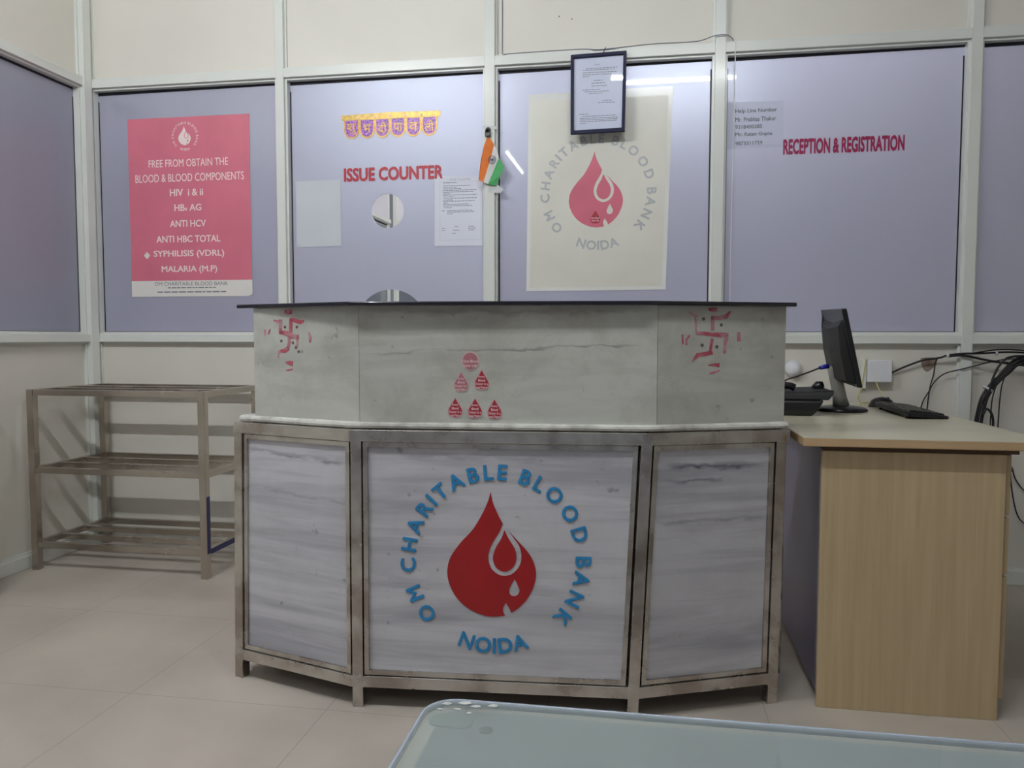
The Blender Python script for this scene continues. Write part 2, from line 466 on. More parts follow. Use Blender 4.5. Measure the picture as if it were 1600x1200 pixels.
def ring_text(mb, fr, body, cx, cz, r, cap, a0, a1, d0, d1, bold=0.014, bottom=False, only=None):
    """letters on an arc; angles in degrees clockwise from the top (bottom=True: from the bottom, reading left to right)"""
    pos = []; _, _, _, _, capy = glyphs('H', bold)
    base = glyphs('H', bold)[4]
    for i, ch in enumerate(body):
        if ch == ' ': pos.append(None); continue
        full = glyphs(body[:i + 1], bold); g = glyphs(ch, bold)
        pos.append(full[2] - (g[2] - g[1]) / 2)
    good = [p for p in pos if p is not None]; lo, hi = good[0], good[-1]
    sc = cap / base
    w0 = body.find(only) if only else 0; w1 = w0 + len(only) if only else len(body)
    for ci, (ch, p) in enumerate(zip(body, pos)):
        if p is None or not (w0 <= ci < w1): continue
        a = radians(a0 + (a1 - a0) * (p - lo) / (hi - lo))
        t, x0, x1, y0, y1 = glyphs(ch, bold)
        vs = []
        for q in t.v:
            x = (q.x - (x0 + x1) / 2) * sc; y = (q.y - base / 2) * sc
            if not bottom:
                px = cx + (r + y) * sin(a) + x * cos(a); pz = cz + (r + y) * cos(a) - x * sin(a)
            else:
                px = cx + (r - y) * sin(a) + x * cos(a); pz = cz - (r - y) * cos(a) + x * sin(a)
            vs.append(fr.at(px, pz, d0 + (d1 - d0) * (q.z + 0.5)))
        mb.add(vs, t.f)


def catmull(pts, n=5):
    """open smooth polyline through the points"""
    P = [pts[0]] + list(pts) + [pts[-1]]; out = []
    for i in range(1, len(P) - 2):
        p0, p1, p2, p3 = P[i - 1], P[i], P[i + 1], P[i + 2]
        for k in range(n):
            t = k / n
            out.append(tuple(0.5 * ((2 * p1[j]) + (-p0[j] + p2[j]) * t + (2 * p0[j] - 5 * p1[j] + 4 * p2[j] - p3[j]) * t * t +
                                    (-p0[j] + 3 * p1[j] - 3 * p2[j] + p3[j]) * t ** 3) for j in range(len(p1))))
    out.append(tuple(pts[-1]))
    return out


def rect(x0, x1, z0, z1): return [(x0, z0), (x1, z0), (x1, z1), (x0, z1)]


def circle(cx, cz, r, n=48): return [(cx + r * cos(2 * pi * k / n), cz + r * sin(2 * pi * k / n)) for k in range(n)]


def drop_shape(cx, top, bot, w, n=10):
    """teardrop outline: point at top"""
    h = top - bot
    right = catmull([(0, 1.0), (0.16, 0.80), (0.36, 0.56), (0.49, 0.36), (0.46, 0.18), (0.30, 0.045), (0.0, 0.0)], n)
    pts = right + [(-x, y) for x, y in right[-2:0:-1]]
    return [(cx + x * w, bot + y * h) for x, y in pts]


# ------------------------------------------------------------------ the room
ZR0, ZR1 = 2.286, 2.328        # top rail
ZS0, ZS1 = 1.024, 1.062        # sill rail
CEIL = 3.02
posts_back = [(-1.753, -1.711), (-0.733, -0.686), (0.290, 0.335), (1.322, 1.365), (2.355, 2.398)]
XR = 3.35
XLW = -2.742                   # front face of the left partition
YB = 4.8                       # far end of the rooms behind
XFAR = -5.3
YF = -5.9

struct(MB().box(XFAR, XR + 0.1, YF, YB + 0.1, -0.06, 0).build('floor', 'floor'))
struct(MB().box(XFAR, XR + 0.1, YF, YB + 0.1, CEIL, CEIL + 0.06).build('ceiling', 'ceiling'))
struct(MB().box(XR, XR + 0.08, YF, YB, 0, CEIL).build('wall_right', 'board'))
struct(MB().box(XFAR - 0.08, XFAR, YF, YB, 0, CEIL).build('wall_far_left', 'wall_white'))

ntrim = [0]; nwin = [0]


def trim(mb, bevel=0.0012, m='alu'):
    ntrim[0] += 1
    return struct(mb.build('trim_%d' % ntrim[0], m, bevel=bevel, seg=1))


def partition(T, spans, posts, wall_name, pane='pane', holes=None, up_mat='board'):
    """T maps local (s, d, z) to world; s along the wall, d into the wall"""
    def B(mb, s0, s1, d0, d1, z0, z1):
        vs = [T(s, d, z) for z in (z0, z1) for d in (d0, d1) for s in (s0, s1)]
        mb.add(vs, [(0, 2, 3, 1), (4, 5, 7, 6), (0, 1, 5, 4), (2, 6, 7, 3), (0, 4, 6, 2), (1, 3, 7, 5)])
        return mb
    for a, b in posts: trim(B(MB(), a, b, 0, 0.07, 0, CEIL))
    wall = MB(); panes = []
    for k, (a, b) in enumerate(spans):
        for z0, z1 in ((0, 0.058), (ZS0, ZS1), (ZR0, ZR1)):
            trim(B(MB(), a, b, 0.0004, 0.07, z0, z1))
        # cream boards above and below the glass with thin beads
        B(wall, a, b, 0.034, 0.044, 0.058, ZS0); B(wall, a, b, 0.030, 0.044, ZR1, CEIL)
        for z0, z1 in ((0.058, ZS0), (ZR1, CEIL)):
            bd = MB()
            B(bd, a, a + 0.009, 0.018, 0.034, z0, z1); B(bd, b - 0.009, b, 0.018, 0.034, z0, z1)
            B(bd, a + 0.009, b - 0.009, 0.018, 0.034, z0, z0 + 0.009)
            if z1 < CEIL: B(bd, a + 0.009, b - 0.009, 0.018, 0.034, z1 - 0.009, z1)
            trim(bd, 0)
        # glazing
        nwin[0] += 1
        z0, z1 = ZS1, ZR0
        mb = MB(); fr = Frame(T(0, 0.05, 0), T(1, 0, 0) - T(0, 0, 0), T(0, -1, 0) - T(0, 0, 0))
        loops = [rect(a + 0.002, b - 0.002, z0 + 0.002, z1 - 0.002)]
        if holes and k in holes: loops = holes[k](a + 0.002, b - 0.002, z0 + 0.002, z1 - 0.002)
        flat(mb, fr, loops, -0.006, 0.0)
        w = struct(mb.build('window_%d' % nwin[0], 'pane_matte' if holes and k in holes else pane))
        bd = MB()
        B(bd, a, a + 0.010, 0.016, 0.0485, z0, z1); B(bd, b - 0.010, b, 0.016, 0.0485, z0, z1)
        B(bd, a + 0.010, b - 0.010, 0.016, 0.0485, z0, z0 + 0.012); B(bd, a + 0.010, b - 0.010, 0.016, 0.0485, z1 - 0.010, z1)
        bd.build('window_frame', 'alu', w)
        g = MB(); zt = z1 - 0.010
        g.add([T(a + .010, .0488, zt), T(b - .010, .0488, zt), T(b - .010, .0488, zt - .010), T(a + .012, .0488, zt - .016)], [(0, 1, 2, 3)])
        B(g, a + 0.010, a + 0.0155, 0.0486, 0.0494, z0 + 0.012, z1 - 0.055)
        B(g, b - 0.0155, b - 0.010, 0.0486, 0.0494, z0 + 0.012, z1 - 0.055)
        B(g, a + 0.010, b - 0.010, 0.0486, 0.0494, z0 + 0.012, z0 + 0.0145)
        g.build('gasket', 'gasket', w)
    return struct(wall.build(wall_name, up_mat))


def issue_holes(x0, x1, z0, z1):
    cx, cz, r = -1.203, 1.097, 0.181
    a0 = math.asin((z0 - cz) / r)
    arc = [(cx + r * cos(a), cz + r * sin(a)) for a in [pi - a0 + (2 * a0 - pi) * k / 40 for k in range(41)]]
    return [[(x0, z0)] + arc + [(x1, z0), (x1, z1), (x0, z1)], circle(-1.2155, 1.6505, 0.081)]


T_back = lambda s, d, z: Vector((s, d, z))
edges = [-2.742] + [v for p in posts_back for v in p] + [XR]
spans_back = [(edges[i], edges[i + 1]) for i in range(0, len(edges), 2)]
partition(T_back, spans_back, posts_back, 'wall_back', holes={1: issue_holes})
T_left = lambda s, d, z: Vector((XLW - d, s, z))
posts_left = [(-1.045, -1.002), (-2.07, -2.027), (-3.09, -3.047), (-4.11, -4.067)]
spans_left = [(-1.002, -0.046), (-2.027, -1.045), (-3.047, -2.07), (-4.067, -3.09)]
partition(T_left, spans_left, posts_left, 'wall_left', pane='pane_matte')
posts_lb = [(0.07, 0.11), (1.2, 1.245), (2.36, 2.405), (3.55, 3.595)]
spans_lb = [(0.11, 1.2), (1.245, 2.36), (2.405, 3.55), (3.595, 4.74)]
partition(T_left, spans_lb, posts_lb, 'wall_left_rear', pane='pane_dark', up_mat='wall_white')
T_far = lambda s, d, z: Vector((s, YB + d, z))
partition(T_far, [(-2.70, -1.6), (-1.55, -0.3), (-0.25, 1.3), (1.35, XR)], [(-2.742, -2.70), (-1.6, -1.55), (-0.3, -0.25), (1.3, 1.35)], 'wall_far', pane='pane_dark', up_mat='wall_white')
# corner post with its chamfered face, and the projecting white jamb at the left edge
trim(MB().prism([(-2.742, 0.0), (-2.742, 0.07), (-2.812, 0.07), (-2.812, -0.046), (-2.742, -0.046), (-2.736, -0.02)], 0, CEIL))
trim(MB().prism([(-2.742, 0.0), (-2.728, 0.0), (-2.728, -0.008), (-2.734, -0.046), (-2.742, -0.046)], 0, CEIL), 0)
trim(MB().box(-2.741, -2.565, -0.905, -0.845, 0, 1.02), 0.012)


# ------------------------------------------------------------------ tube lights
def tube_light(label, x0, x1, y, z, strength, name, group='white fluorescent battens on the ceiling', along_y=0.0):
    h = along_y or (x1 - x0) / 2; c = Vector(((x0 + x1) / 2, y, 0)); u = Vector((0, 1, 0)) if along_y else Vector((1, 0, 0))
    r = thing('tube_light', label, 'ceiling light', (c.x, c.y, CEIL), group)
    def bx(mb, a, b, w, z0, z1):
        p = c + u * a; q_ = c + u * b; s_ = Vector((w, 0, 0)) if along_y else Vector((0, w, 0))
        lo = Vector((min(p.x, q_.x), min(p.y, q_.y), 0)) - s_; hi = Vector((max(p.x, q_.x), max(p.y, q_.y), 0)) + s_
        return mb.box(lo.x, hi.x, lo.y, hi.y, z0, z1)
    bx(MB(), -h - 0.05, h + 0.05, 0.03, z + 0.022, CEIL - 0.0005).build('fixture', 'fixture', r, 0.004)
    for a in (-h - 0.03, h + 0.005): bx(MB(), a, a + 0.025, 0.018, z - 0.018, z + 0.022).build('end_cap', 'fixture', r, 0.002)
    p = c + Vector((0, 0, z))
    MB().tube([p - u * (h + 0.005), p + u * (h + 0.005)], 0.014, 12).build('tube', emit(name, strength), r)
    return r


tube_light('white fluorescent tube light above the counter, mirrored in the glass', -0.25, 0.63, -2.30, 2.93, TUBE_FRONT, 'lit_tube_front')
tube_light('white fluorescent tube light left of the counter, in line with its neighbour', -2.20, -1.24, -2.30, 2.93, TUBE_LEFT, 'lit_tube_left')
tube_light('fluorescent tube light deep in the room behind the issue counter', -1.6, -0.6, 3.2, 2.93, TUBE_BACK, 'lit_tube_back')
tube_light('fluorescent tube light just behind the flag post glass', -1.15, -0.30, 0.75, 2.93, TUBE_GLOW, 'lit_tube_glow')
tube_light('fluorescent tube light just behind the reception glass', 0.30, 1.10, 0.75, 2.93, TUBE_GLOW, 'lit_tube_glow')


tube_light('white fluorescent tube light near the entrance, running towards the back', -1.40, -1.40, -4.75, 2.93, TUBE_ENTRY, 'lit_tube_entry', along_y=0.55)


# ------------------------------------------------------------------ emblem (ring of letters round a blood drop)
def EX(cx, cy): return (0.3 * cx - 174.0, 178.0 - 0.3 * cy)


def emblem_loops():
    a = catmull([(550, 238), (562, 290), (586, 345), (617, 402)])
    b = catmull([(617, 402), (600, 447), (562, 512), (545, 572), (558, 630), (592, 664), (632, 675), (676, 660), (710, 618), (718, 568), (706, 518), (676, 475), (650, 441)])
    c = catmull([(650, 441), (705, 498), (764, 565), (794, 640), (790, 710), (757, 785), (715, 835), (672, 868)])
    d = catmull([(672, 868), (662, 845), (642, 815)], 3) + catmull([(642, 815), (629, 845), (631, 866), (640, 882)], 3)
    e = catmull([(640, 882), (580, 891), (515, 882), (440, 848), (378, 790), (340, 715), (332, 645), (350, 578), (400, 505), (460, 437), (508, 355), (538, 285), (550, 238)])
    main = [EX(*p) for p in a[:-1] + b[:-1] + c[:-1] + d[:-1] + e[:-1]]
    inner = [EX(*p) for p in catmull([(627, 435), (650, 480), (684, 535), (692, 585), (675, 630), (632, 653), (588, 632), (570, 585), (582, 532), (612, 478), (627, 435)])[:-1]]
    hole = [EX(*p) for p in catmull([(686, 690), (702, 722), (712, 748), (704, 770), (685, 780), (665, 772), (658, 750), (668, 722), (686, 690)])[:-1]]
    return [main, inner, hole]


def emblem(fr, cx, cz, S, root, m_drop, m_txt, th=0.0006, bold=0.028, d0=0.0):
    mb = MB(); flat(mb, fr, [[(cx + x * S, cz + y * S) for x, y in lp] for lp in emblem_loops()], d0, d0 + th)
    mb.build('blood_drop', m_drop, root)
    for word in ('OM', 'CHARITABLE', 'BLOOD', 'BANK'):
        mb = MB(); ring_text(mb, fr, 'OM CHARITABLE BLOOD BANK', cx, cz, 138 * S, 23.5 * S, -129.5, 129, d0, d0 + th, bold, only=word)
        mb.build('ring_word', m_txt, root)
    mb = MB(); ring_text(mb, fr, 'NOIDA', cx, cz - 4 * S, 131 * S, 23.5 * S, -18.5, 18.5, d0, d0 + th, bold, bottom=True)
    mb.build('place_lettering', m_txt, root)


# ------------------------------------------------------------------ reception counter
B_ = [(-1.239, -1.390), (-0.810, -1.520), (-0.018, -1.465), (0.388, -1.292)]
T_ = [(-1.236, -1.372), (-0.815, -1.502), (0.015, -1.445), (0.400, -1.290)]
ZT = 0.790


def plan(i, z):
    k = z / ZT
    return Vector((B_[i][0] * (1 - k) + T_[i][0] * k, B_[i][1] * (1 - k) + T_[i][1] * k, z))


counter = thing('reception_counter', 'grey marble and steel reception counter bearing a red blood drop emblem', 'counter', (-0.42, -1.35, 0))
dirs = []
for i in range(3):
    d = (plan(i + 1, 0.4) - plan(i, 0.4)); d.z = 0; dirs.append(d.normalized())
norms = [Vector((d.y, -d.x, 0)) for d in dirs]           # towards the camera
PW = 0.031


def ring4(c, d, n, w, dep):
    return [c - n * 0 + d * 0 - n * 0, c + d * w, c + d * w - n * dep, c - n * dep]


def post(i, d, sgn, n, name='corner_post'):
    mb = MB(); r = []
    for z in (0, ZT - 0.001):
        c = plan(i, z)
        r.append([c, c + d * (sgn * PW), c + d * (sgn * PW) - n * PW, c - n * PW])
    mb.loft(r, smooth=False); return mb.build(name, 'steel', counter, 0.0015)


post(0, dirs[0], 1, norms[0])
mid1 = (dirs[0] + dirs[1]).normalized(); mid2 = (dirs[1] + dirs[2]).normalized()
for i, dm in ((1, dirs[1]), (2, mid2)):
    nm = Vector((dm.y, -dm.x, 0)); mb = MB(); r = []
    sh = 0.003 if i == 1 else -PW * 0.6
    for z in (0, ZT - 0.001):
        c = plan(i, z) + dm * sh
        r.append([c, c + dm * PW, c + dm * PW - nm * PW, c - nm * PW])
    mb.loft(r, smooth=False); mb.build('corner_post', 'steel', counter, 0.0015)
post(3, dirs[2], -1, norms[2])
# rear posts and short side rails
back = [Vector((-1.205, -1.15, 0)), Vector((0.4, -1.085, 0))]
for k, p in enumerate(back):
    MB().box(p.x - (0.0 if k == 0 else 0.0), p.x + PW, p.y, p.y + PW, 0, ZT).build('corner_post', 'steel', counter, 0.0015)
MB().bar((0.400, -1.262, 0.765), (0.4145, -1.086, 0.765), 0.026, 0.04).build('side_rail', 'steel', counter, 0.001)
MB().bar((0.375, -1.265, 0.075), (0.4145, -1.086, 0.075), 0.026, 0.03).build('side_rail', 'steel', counter, 0.001)
MB().bar((-1.222, -1.345, 0.765), (-1.192, -1.12, 0.765), 0.026, 0.04).build('side_rail', 'steel', counter, 0.001)
MB().bar((-1.222, -1.355, 0.075), (-1.192, -1.12, 0.075), 0.026, 0.03).build('side_rail', 'steel', counter, 0.001)
MB().box(0.4312, 0.4326, -1.078, -1.060, 0.29, 0.40).build('slot', 'gasket', counter)


def rail(i, z0, z1, name):
    n = norms[i]; mb = MB(); r = []
    for k in (i, i + 1):
        off = 0.0005
        a0, a1 = plan(k, z0) + n * off, plan(k, z1) + n * off
        r.append([a0, a1, a1 - n * 0.03, a0 - n * 0.03])
    mb.loft(r, smooth=False)
    mb.build(name, 'steel', counter, 0.0012)


for i in range(3):
    rail(i, ZT - 0.033, ZT, 'top_rail'); rail(i, 0.058, 0.090, 'bottom_rail')
insets = [(0.033, 0.006), (0.037, 0.026), (0.020, 0.034)]
for i in range(3):
    n = norms[i]; d = dirs[i]

    def P(k, z, ins, back_):
        k_ = k
        p = plan(i + k_, z) + d * (ins if k_ == 0 else -ins) - n * back_
        return p
    i0, i1 = insets[i]
    za, zb = 0.092, ZT - 0.036
    fw = 0.013
    mb = MB()
    def strip(A, Bq):
        mb.loft([A, Bq], smooth=False)
    def q(k, ins, z0, z1, b0=0.006, b1=0.02):
        return [P(k, z0, ins, b0), P(k, z1, ins, b0), P(k, z1, ins, b1), P(k, z0, ins, b1)]
    strip(q(0, i0, zb - fw, zb), q(1, i1, zb - fw, zb))
    strip(q(0, i0, za, za + fw), q(1, i1, za, za + fw))
    strip(q(0, i0, za + fw, zb - fw), q(0, i0 + fw, za + fw, zb - fw))
    strip(q(1, i1 + fw, za + fw, zb - fw), q(1, i1, za + fw, zb - fw))
    mb.build('panel_frame', 'steel', counter, 0.001)
    mb = MB()
    mb.loft([q(0, i0 + fw * 0.6, za + fw * .5, zb - fw * .5, 0.014, 0.026), q(1, i1 + fw * 0.6, za + fw * .5, zb - fw * .5, 0.014, 0.026)], smooth=False)
    pn = mb.build('front_panel', 'marble_low', counter)
    if i == 1:
        up_ = ((plan(1, 1.0) + plan(2, 1.0)) - (plan(1, 0.0) + plan(2, 0.0))) / 2
        nn_ = d.cross(up_).normalized()
        fr = Frame(Vector((B_[1][0], B_[1][1], 0)) - n * 0.0136, d, nn_, up_)
        emblem(fr, 0.3995, 0.429, 0.001790, pn, 'drop_red', 'blue_vinyl', 0.0012)
    if i == 2: pn['label'] = 'right panel with dark streak veins'
bb = [plan(i, 0.07) - (norms[min(i, 2)] if i in (0, 3) else (norms[i - 1] + norms[i]).normalized()) * 0.034 for i in range(4)]
MB().prism([p.xy for p in bb] + [(0.40, -1.06), (-1.18, -1.12)], 0.062, 0.074).build('light_block_bottom', 'shade_brown', counter)  # added to block light and keep the cabinet inside dark
MB().prism([(-1.19, -1.118), (0.41, -1.054), (0.41, -1.046), (-1.19, -1.110)], 0.05, 0.785).build('light_block_rear', 'shade_brown', counter)  # unseen closure added behind the cabinet to darken its inside
# ledge with rounded nose
def offset_poly(pts, o):
    out = []
    for k, p in enumerate(pts):
        p = Vector((p[0], p[1], 0))
        if k == 0: v = norms[0] * o
        elif k == 3: v = norms[2] * o
        else:
            a, b = norms[k - 1], norms[k]; m_ = (a + b).normalized(); v = m_ * (o / m_.dot(a))
        out.append(p + v)
    return out


tp = [(-1.236, -1.372), (-0.815, -1.502), (0.015, -1.445), (0.402, -1.288)]
par = [(-1.172, -1.360), (-0.796, -1.469), (0.036, -1.404), (0.398, -1.245)]
prof = [(0.000, 0.7915), (0.0055, 0.794), (0.008, 0.8000), (0.0055, 0.806), (0.0, 0.8095)]
led = [(-1.222, -1.352), (-0.812, -1.478), (0.018, -1.420), (0.404, -1.262)]
rings = []
for k in range(4):
    r = []
    for o, z in prof:
        p = offset_poly(led, o)[k]; r.append(Vector((p.x, p.y, z)))
    bk = Vector(led[k]).to_3d() + (Vector((0.03, 0.16, 0)) if k < 2 else Vector((0.0, 0.16, 0)))
    r.append(Vector((bk.x, bk.y, 0.8095))); r.append(Vector((bk.x, bk.y, 0.7915)))
    rings.append(r)
MB().loft(rings, smooth=False).build('ledge', 'marble_ledge', counter)
ZP0, ZP1 = 0.8097, 1.1365
pf = []
for i in range(3):
    a, b = Vector(par[i]).to_3d(), Vector(par[i + 1]).to_3d()
    d = (b - a).normalized(); n = Vector((d.y, -d.x, 0)); pf.append((a, d, n, (b - a).length))
th = 0.022
for i, (a, d, n, ln) in enumerate(pf):
    g = 0.0006
    mb = MB()
    mb.prism([(a + d * g).xy, (a + d * (ln - g)).xy, (a + d * (ln - (0.006 if i < 2 else 0.0)) - n * th).xy, (a + d * (0.006 if i else 0.0) - n * th).xy], ZP0, ZP1)
    o = mb.build('parapet_panel', 'marble_top', counter)
    pf[i] = (a, d, n, ln, o)
# end returns of the parapet
MB().prism([(-1.1715, -1.338), (-1.150, -1.338), (-1.135, -1.20), (-1.157, -1.20)], ZP0, ZP1).build('parapet_panel', 'marble_top', counter)
MB().prism([(0.376, -1.225), (0.398, -1.2315), (0.404, -1.12), (0.382, -1.12)], ZP0, ZP1).build('parapet_panel', 'marble_top', counter)
slab = [(-1.236, -1.345), (-0.812, -1.505), (0.012, -1.437), (0.424, -1.262), (0.428, -1.10), (0.06, -1.23), (-0.79, -1.30), (-1.20, -1.17)]
MB().prism(slab, ZP1 + 0.0005, ZP1 + 0.0120).build('counter_top', 'slab', counter, 0.003, 3)


# painted marks on the parapet
def stroke(mb, fr, pts, w, d0=0.0, d1=0.0007):
    pts = [Vector(p) for p in pts]; L_, R_ = [], []
    for i, p in enumerate(pts):
        a = pts[max(0, i - 1)]; b = pts[min(len(pts) - 1, i + 1)]
        t = (b - a).normalized(); nn = Vector((-t.y, t.x)); ww = w[i] if isinstance(w, (list, tuple)) else w
        L_.append(p + nn * ww / 2); R_.append(p - nn * ww / 2)
    rings = [[fr.at(l.x, l.y, d0), fr.at(l.x, l.y, d1), fr.at(r.x, r.y, d1), fr.at(r.x, r.y, d0)] for l, r in zip(L_, R_)]
    mb.loft(rings, smooth=False)


a, d, n, ln, po = pf[0]
fr = Frame((a.x, a.y, 0), d, n)
q = lambda x, y: (0.021 + (x / 9.23) * 0.00231, 1.101 - (470 + y / 9.23 - 500) * 0.00186)
k = 0.00231 / 9.23
mb = MB()
for pts, w in [([(405, 160), (460, 165), (522, 160)], [40 * k, 62 * k, 58 * k]), ([(232, 280), (290, 305), (335, 290)], [10 * k, 34 * k, 30 * k]), ([(342, 275), (338, 490)], 48 * k),
               ([(500, 262), (495, 470)], 48 * k), ([(490, 270), (560, 290), (640, 318), (700, 295)], [36 * k, 48 * k, 52 * k, 16 * k]),
               ([(340, 455), (430, 480), (520, 520), (620, 525)], [40 * k, 62 * k, 60 * k, 44 * k]), ([(470, 520), (468, 620), (450, 700)], 44 * k),
               ([(465, 690), (400, 735), (315, 745)], [50 * k, 56 * k, 30 * k]), ([(315, 735), (288, 840)], [34 * k, 20 * k]),
               ([(600, 510), (592, 620), (580, 690)], [44 * k, 34 * k, 26 * k]), ([(98, 420), (92, 515)], 26 * k), ([(180, 415), (150, 490)], [16 * k, 30 * k]),
               ([(765, 465), (790, 540), (780, 610)], [20 * k, 40 * k, 26 * k]), ([(410, 905), (470, 915), (520, 925)], [14 * k, 50 * k, 60 * k]),
               ([(410, 1025), (460, 1020), (520, 1005)], [8 * k, 20 * k, 14 * k])]:
    stroke(mb, fr, [q(*p) for p in pts], w)
mb.build('painted_symbol', 'paint_red', po)
mb = MB()
for x, y in [(408, 385), (588, 385), (350, 590), (525, 615), (570, 685), (610, 745)]:
    mb = MB(); flat(mb, fr, [circle(*q(x, y), 0.0045, 12)], 0, 0.0008); mb.build('paint_dot', 'paint_dark', po)
a, d, n, ln, po2 = pf[2]
fr2 = Frame((a.x, a.y, 0), d, n)
q = lambda x, y: (0.042 + (x / 9.23) * 0.00201, 1.098 - (470 + y / 9.23 - 500) * 0.00181)
k = 0.00201 / 9.23
mb = MB()
for pts, w in [([(500, 125), (560, 130), (625, 130)], [30 * k, 60 * k, 50 * k]), ([(225, 160), (290, 205), (360, 225)], [14 * k, 34 * k, 16 * k]), ([(320, 230), (340, 480)], 26 * k),
               ([(565, 230), (562, 430)], 46 * k), ([(540, 240), (650, 248), (760, 225), (812, 150)], [40 * k, 52 * k, 60 * k, 24 * k]),
               ([(335, 460), (450, 465), (560, 480), (680, 485), (790, 480)], [46 * k, 48 * k, 46 * k, 64 * k, 40 * k]), ([(560, 540), (545, 640), (535, 735)], 40 * k),
               ([(570, 735), (450, 760), (360, 770), (290, 860)], [50 * k, 56 * k, 56 * k, 26 * k]), ([(765, 490), (745, 620), (740, 750)], [60 * k, 40 * k, 36 * k]),
               ([(145, 480), (152, 620)], 22 * k), ([(245, 490), (200, 560), (205, 630)], 26 * k), ([(935, 450), (940, 580)], 46 * k),
               ([(510, 915), (600, 910), (670, 920)], [12 * k, 40 * k, 56 * k]), ([(530, 1035), (600, 1020), (670, 990)], [20 * k, 24 * k, 14 * k])]:
    stroke(mb, fr2, [q(*p) for p in pts], w)
mb.build('painted_symbol', 'paint_red', po2)
mb = MB()
for x, y in [(435, 262), (685, 345), (420, 632), (628, 655)]:
    mb = MB(); flat(mb, fr2, [circle(*q(x, y), 0.0048, 12)], 0, 0.0008); mb.build('paint_dot', 'paint_dark', po2)

# drop stickers on the parapet
a, d, n, ln, _ = pf[1]
frp = Frame((a.x, a.y, 0), d, n).shift(0.0004)
stk = [(0.318, 0.985, 'sticker_faded', 'round-topped faded drop sticker at the tip of the sticker pyramid', 2),
       (0.292, 0.926, 'sticker_faded', 'most faded drop sticker, left one in the middle row of the pyramid', 4),
       (0.350, 0.932, 'sticker_red', 'red drop sticker, right one in the middle row of the pyramid', 4),
       (0.275, 0.853, 'sticker_red', 'bright red drop sticker at the lower left corner of the pyramid', 4),
       (0.331, 0.852, 'sticker_red', 'bright red drop sticker in the middle of the bottom row', 4),
       (0.386, 0.850, 'sticker_red', 'red drop sticker at the lower right corner of the pyramid', 4)]
for j, (x, z, m, lab, nl) in enumerate(stk):
    r = thing('drop_sticker', lab, 'sticker', frp.at(x, z), 'blood drop stickers on the counter parapet')
    w, h = (0.050, 0.052) if nl == 2 else (0.0445, 0.062)
    mb = MB()
    if nl == 2: out = [(x + (px - x), pz) for px, pz in [(x + w / 2 * cos(t_), z - 0.002 + h / 2 * sin(t_) * (1.08 if sin(t_) > 0 else 1)) for t_ in [2 * pi * i / 30 for i in range(30)]]]
    else: out = drop_shape(x, z + h / 2, z - h / 2, w)
    flat(mb, frp, [out], 0, 0.0006); mb.build('backing', 'sticker_edge', r)
    mb = MB(); sc = 0.86
    flat(mb, frp, [[(x + (px - x) * sc, z + (pz - z) * sc - 0.001) for px, pz in out]], 0.0006, 0.0009); mb.build('printed_drop', m, r)
    mb = MB()
    if nl == 2:
        text(mb, frp, 'Give Blood', x, z - 0.002, 0.046, 0.0085, 0.0009, 0.0012, 0.03); text(mb, frp, 'Save Life', x, z - 0.0145, 0.040, 0.0085, 0.0009, 0.0012, 0.03)
    else:
        for t_, dz, ww in (('Every', 0.007, 0.018), ('Blood', -0.0025, 0.020), ('Donor is a', -0.0125, 0.034), ('real Hero', -0.0225, 0.031)):
            text(mb, frp, t_, x, z + dz, ww, 0.0075, 0.0009, 0.0012, 0.03)
    mb.build('lettering', 'sticker_text', r)

# ------------------------------------------------------------------ steel shelf rack
rack = thing('shelf_rack', 'three-tier stainless steel slatted rack in the left corner', 'rack', (-2.28, -0.26, 0))
rx0, rx1, ry0, ry1, rz = -2.712, -1.852, -0.512, -0.012, 0.815
lw = 0.032
for x, y in ((rx0, ry0), (rx1 - lw, ry0), (rx0, ry1 - lw), (rx1 - lw, ry1 - lw)):
    lg = MB().box(x, x + lw, y, y + lw, 0, rz).build('leg', 'steel_shelf', rack, 0.0015)
MB().box(rx1 - 0.0002, rx1 + 0.0006, ry0 + 0.003, ry0 + lw - 0.003, 0.11, 0.36).build('film_strip', 'steel_blue', rack)
MB().box(rx1 - 0.0002, rx1 + 0.0006, ry0 + lw, ry1 - lw, 0.104, 0.126).build('film_strip', 'steel_blue', rack)
for zt in (rz, 0.466, 0.128):
    sh = thing('shelf', None, None, (0, 0, 0)); del sh['label']; del sh['category']; sh.parent = rack; sh.location = (0, 0, zt)
    h = 0.026
    yy = [ry0 + 0.002, ry0 + 0.158, ry0 + 0.312, ry1 - lw + 0.002]
    for j, y in enumerate(yy):
        MB().box(rx0 + (lw if j in (0, 3) else 0.024), rx1 - (lw if j in (0, 3) else 0.024), y, y + (0.026 if j in (0, 3) else 0.025), zt - h, zt - (0.0003 if j in (0, 3) else 0.001)).build('slat', 'steel_shelf', sh, 0.001)
    for x in (rx0 + 0.002, rx1 - 0.026):
        MB().box(x, x + 0.024, ry0 + lw, ry1 - lw, zt - h, zt - 0.0003).build('side_bar', 'steel_shelf', sh, 0.001)

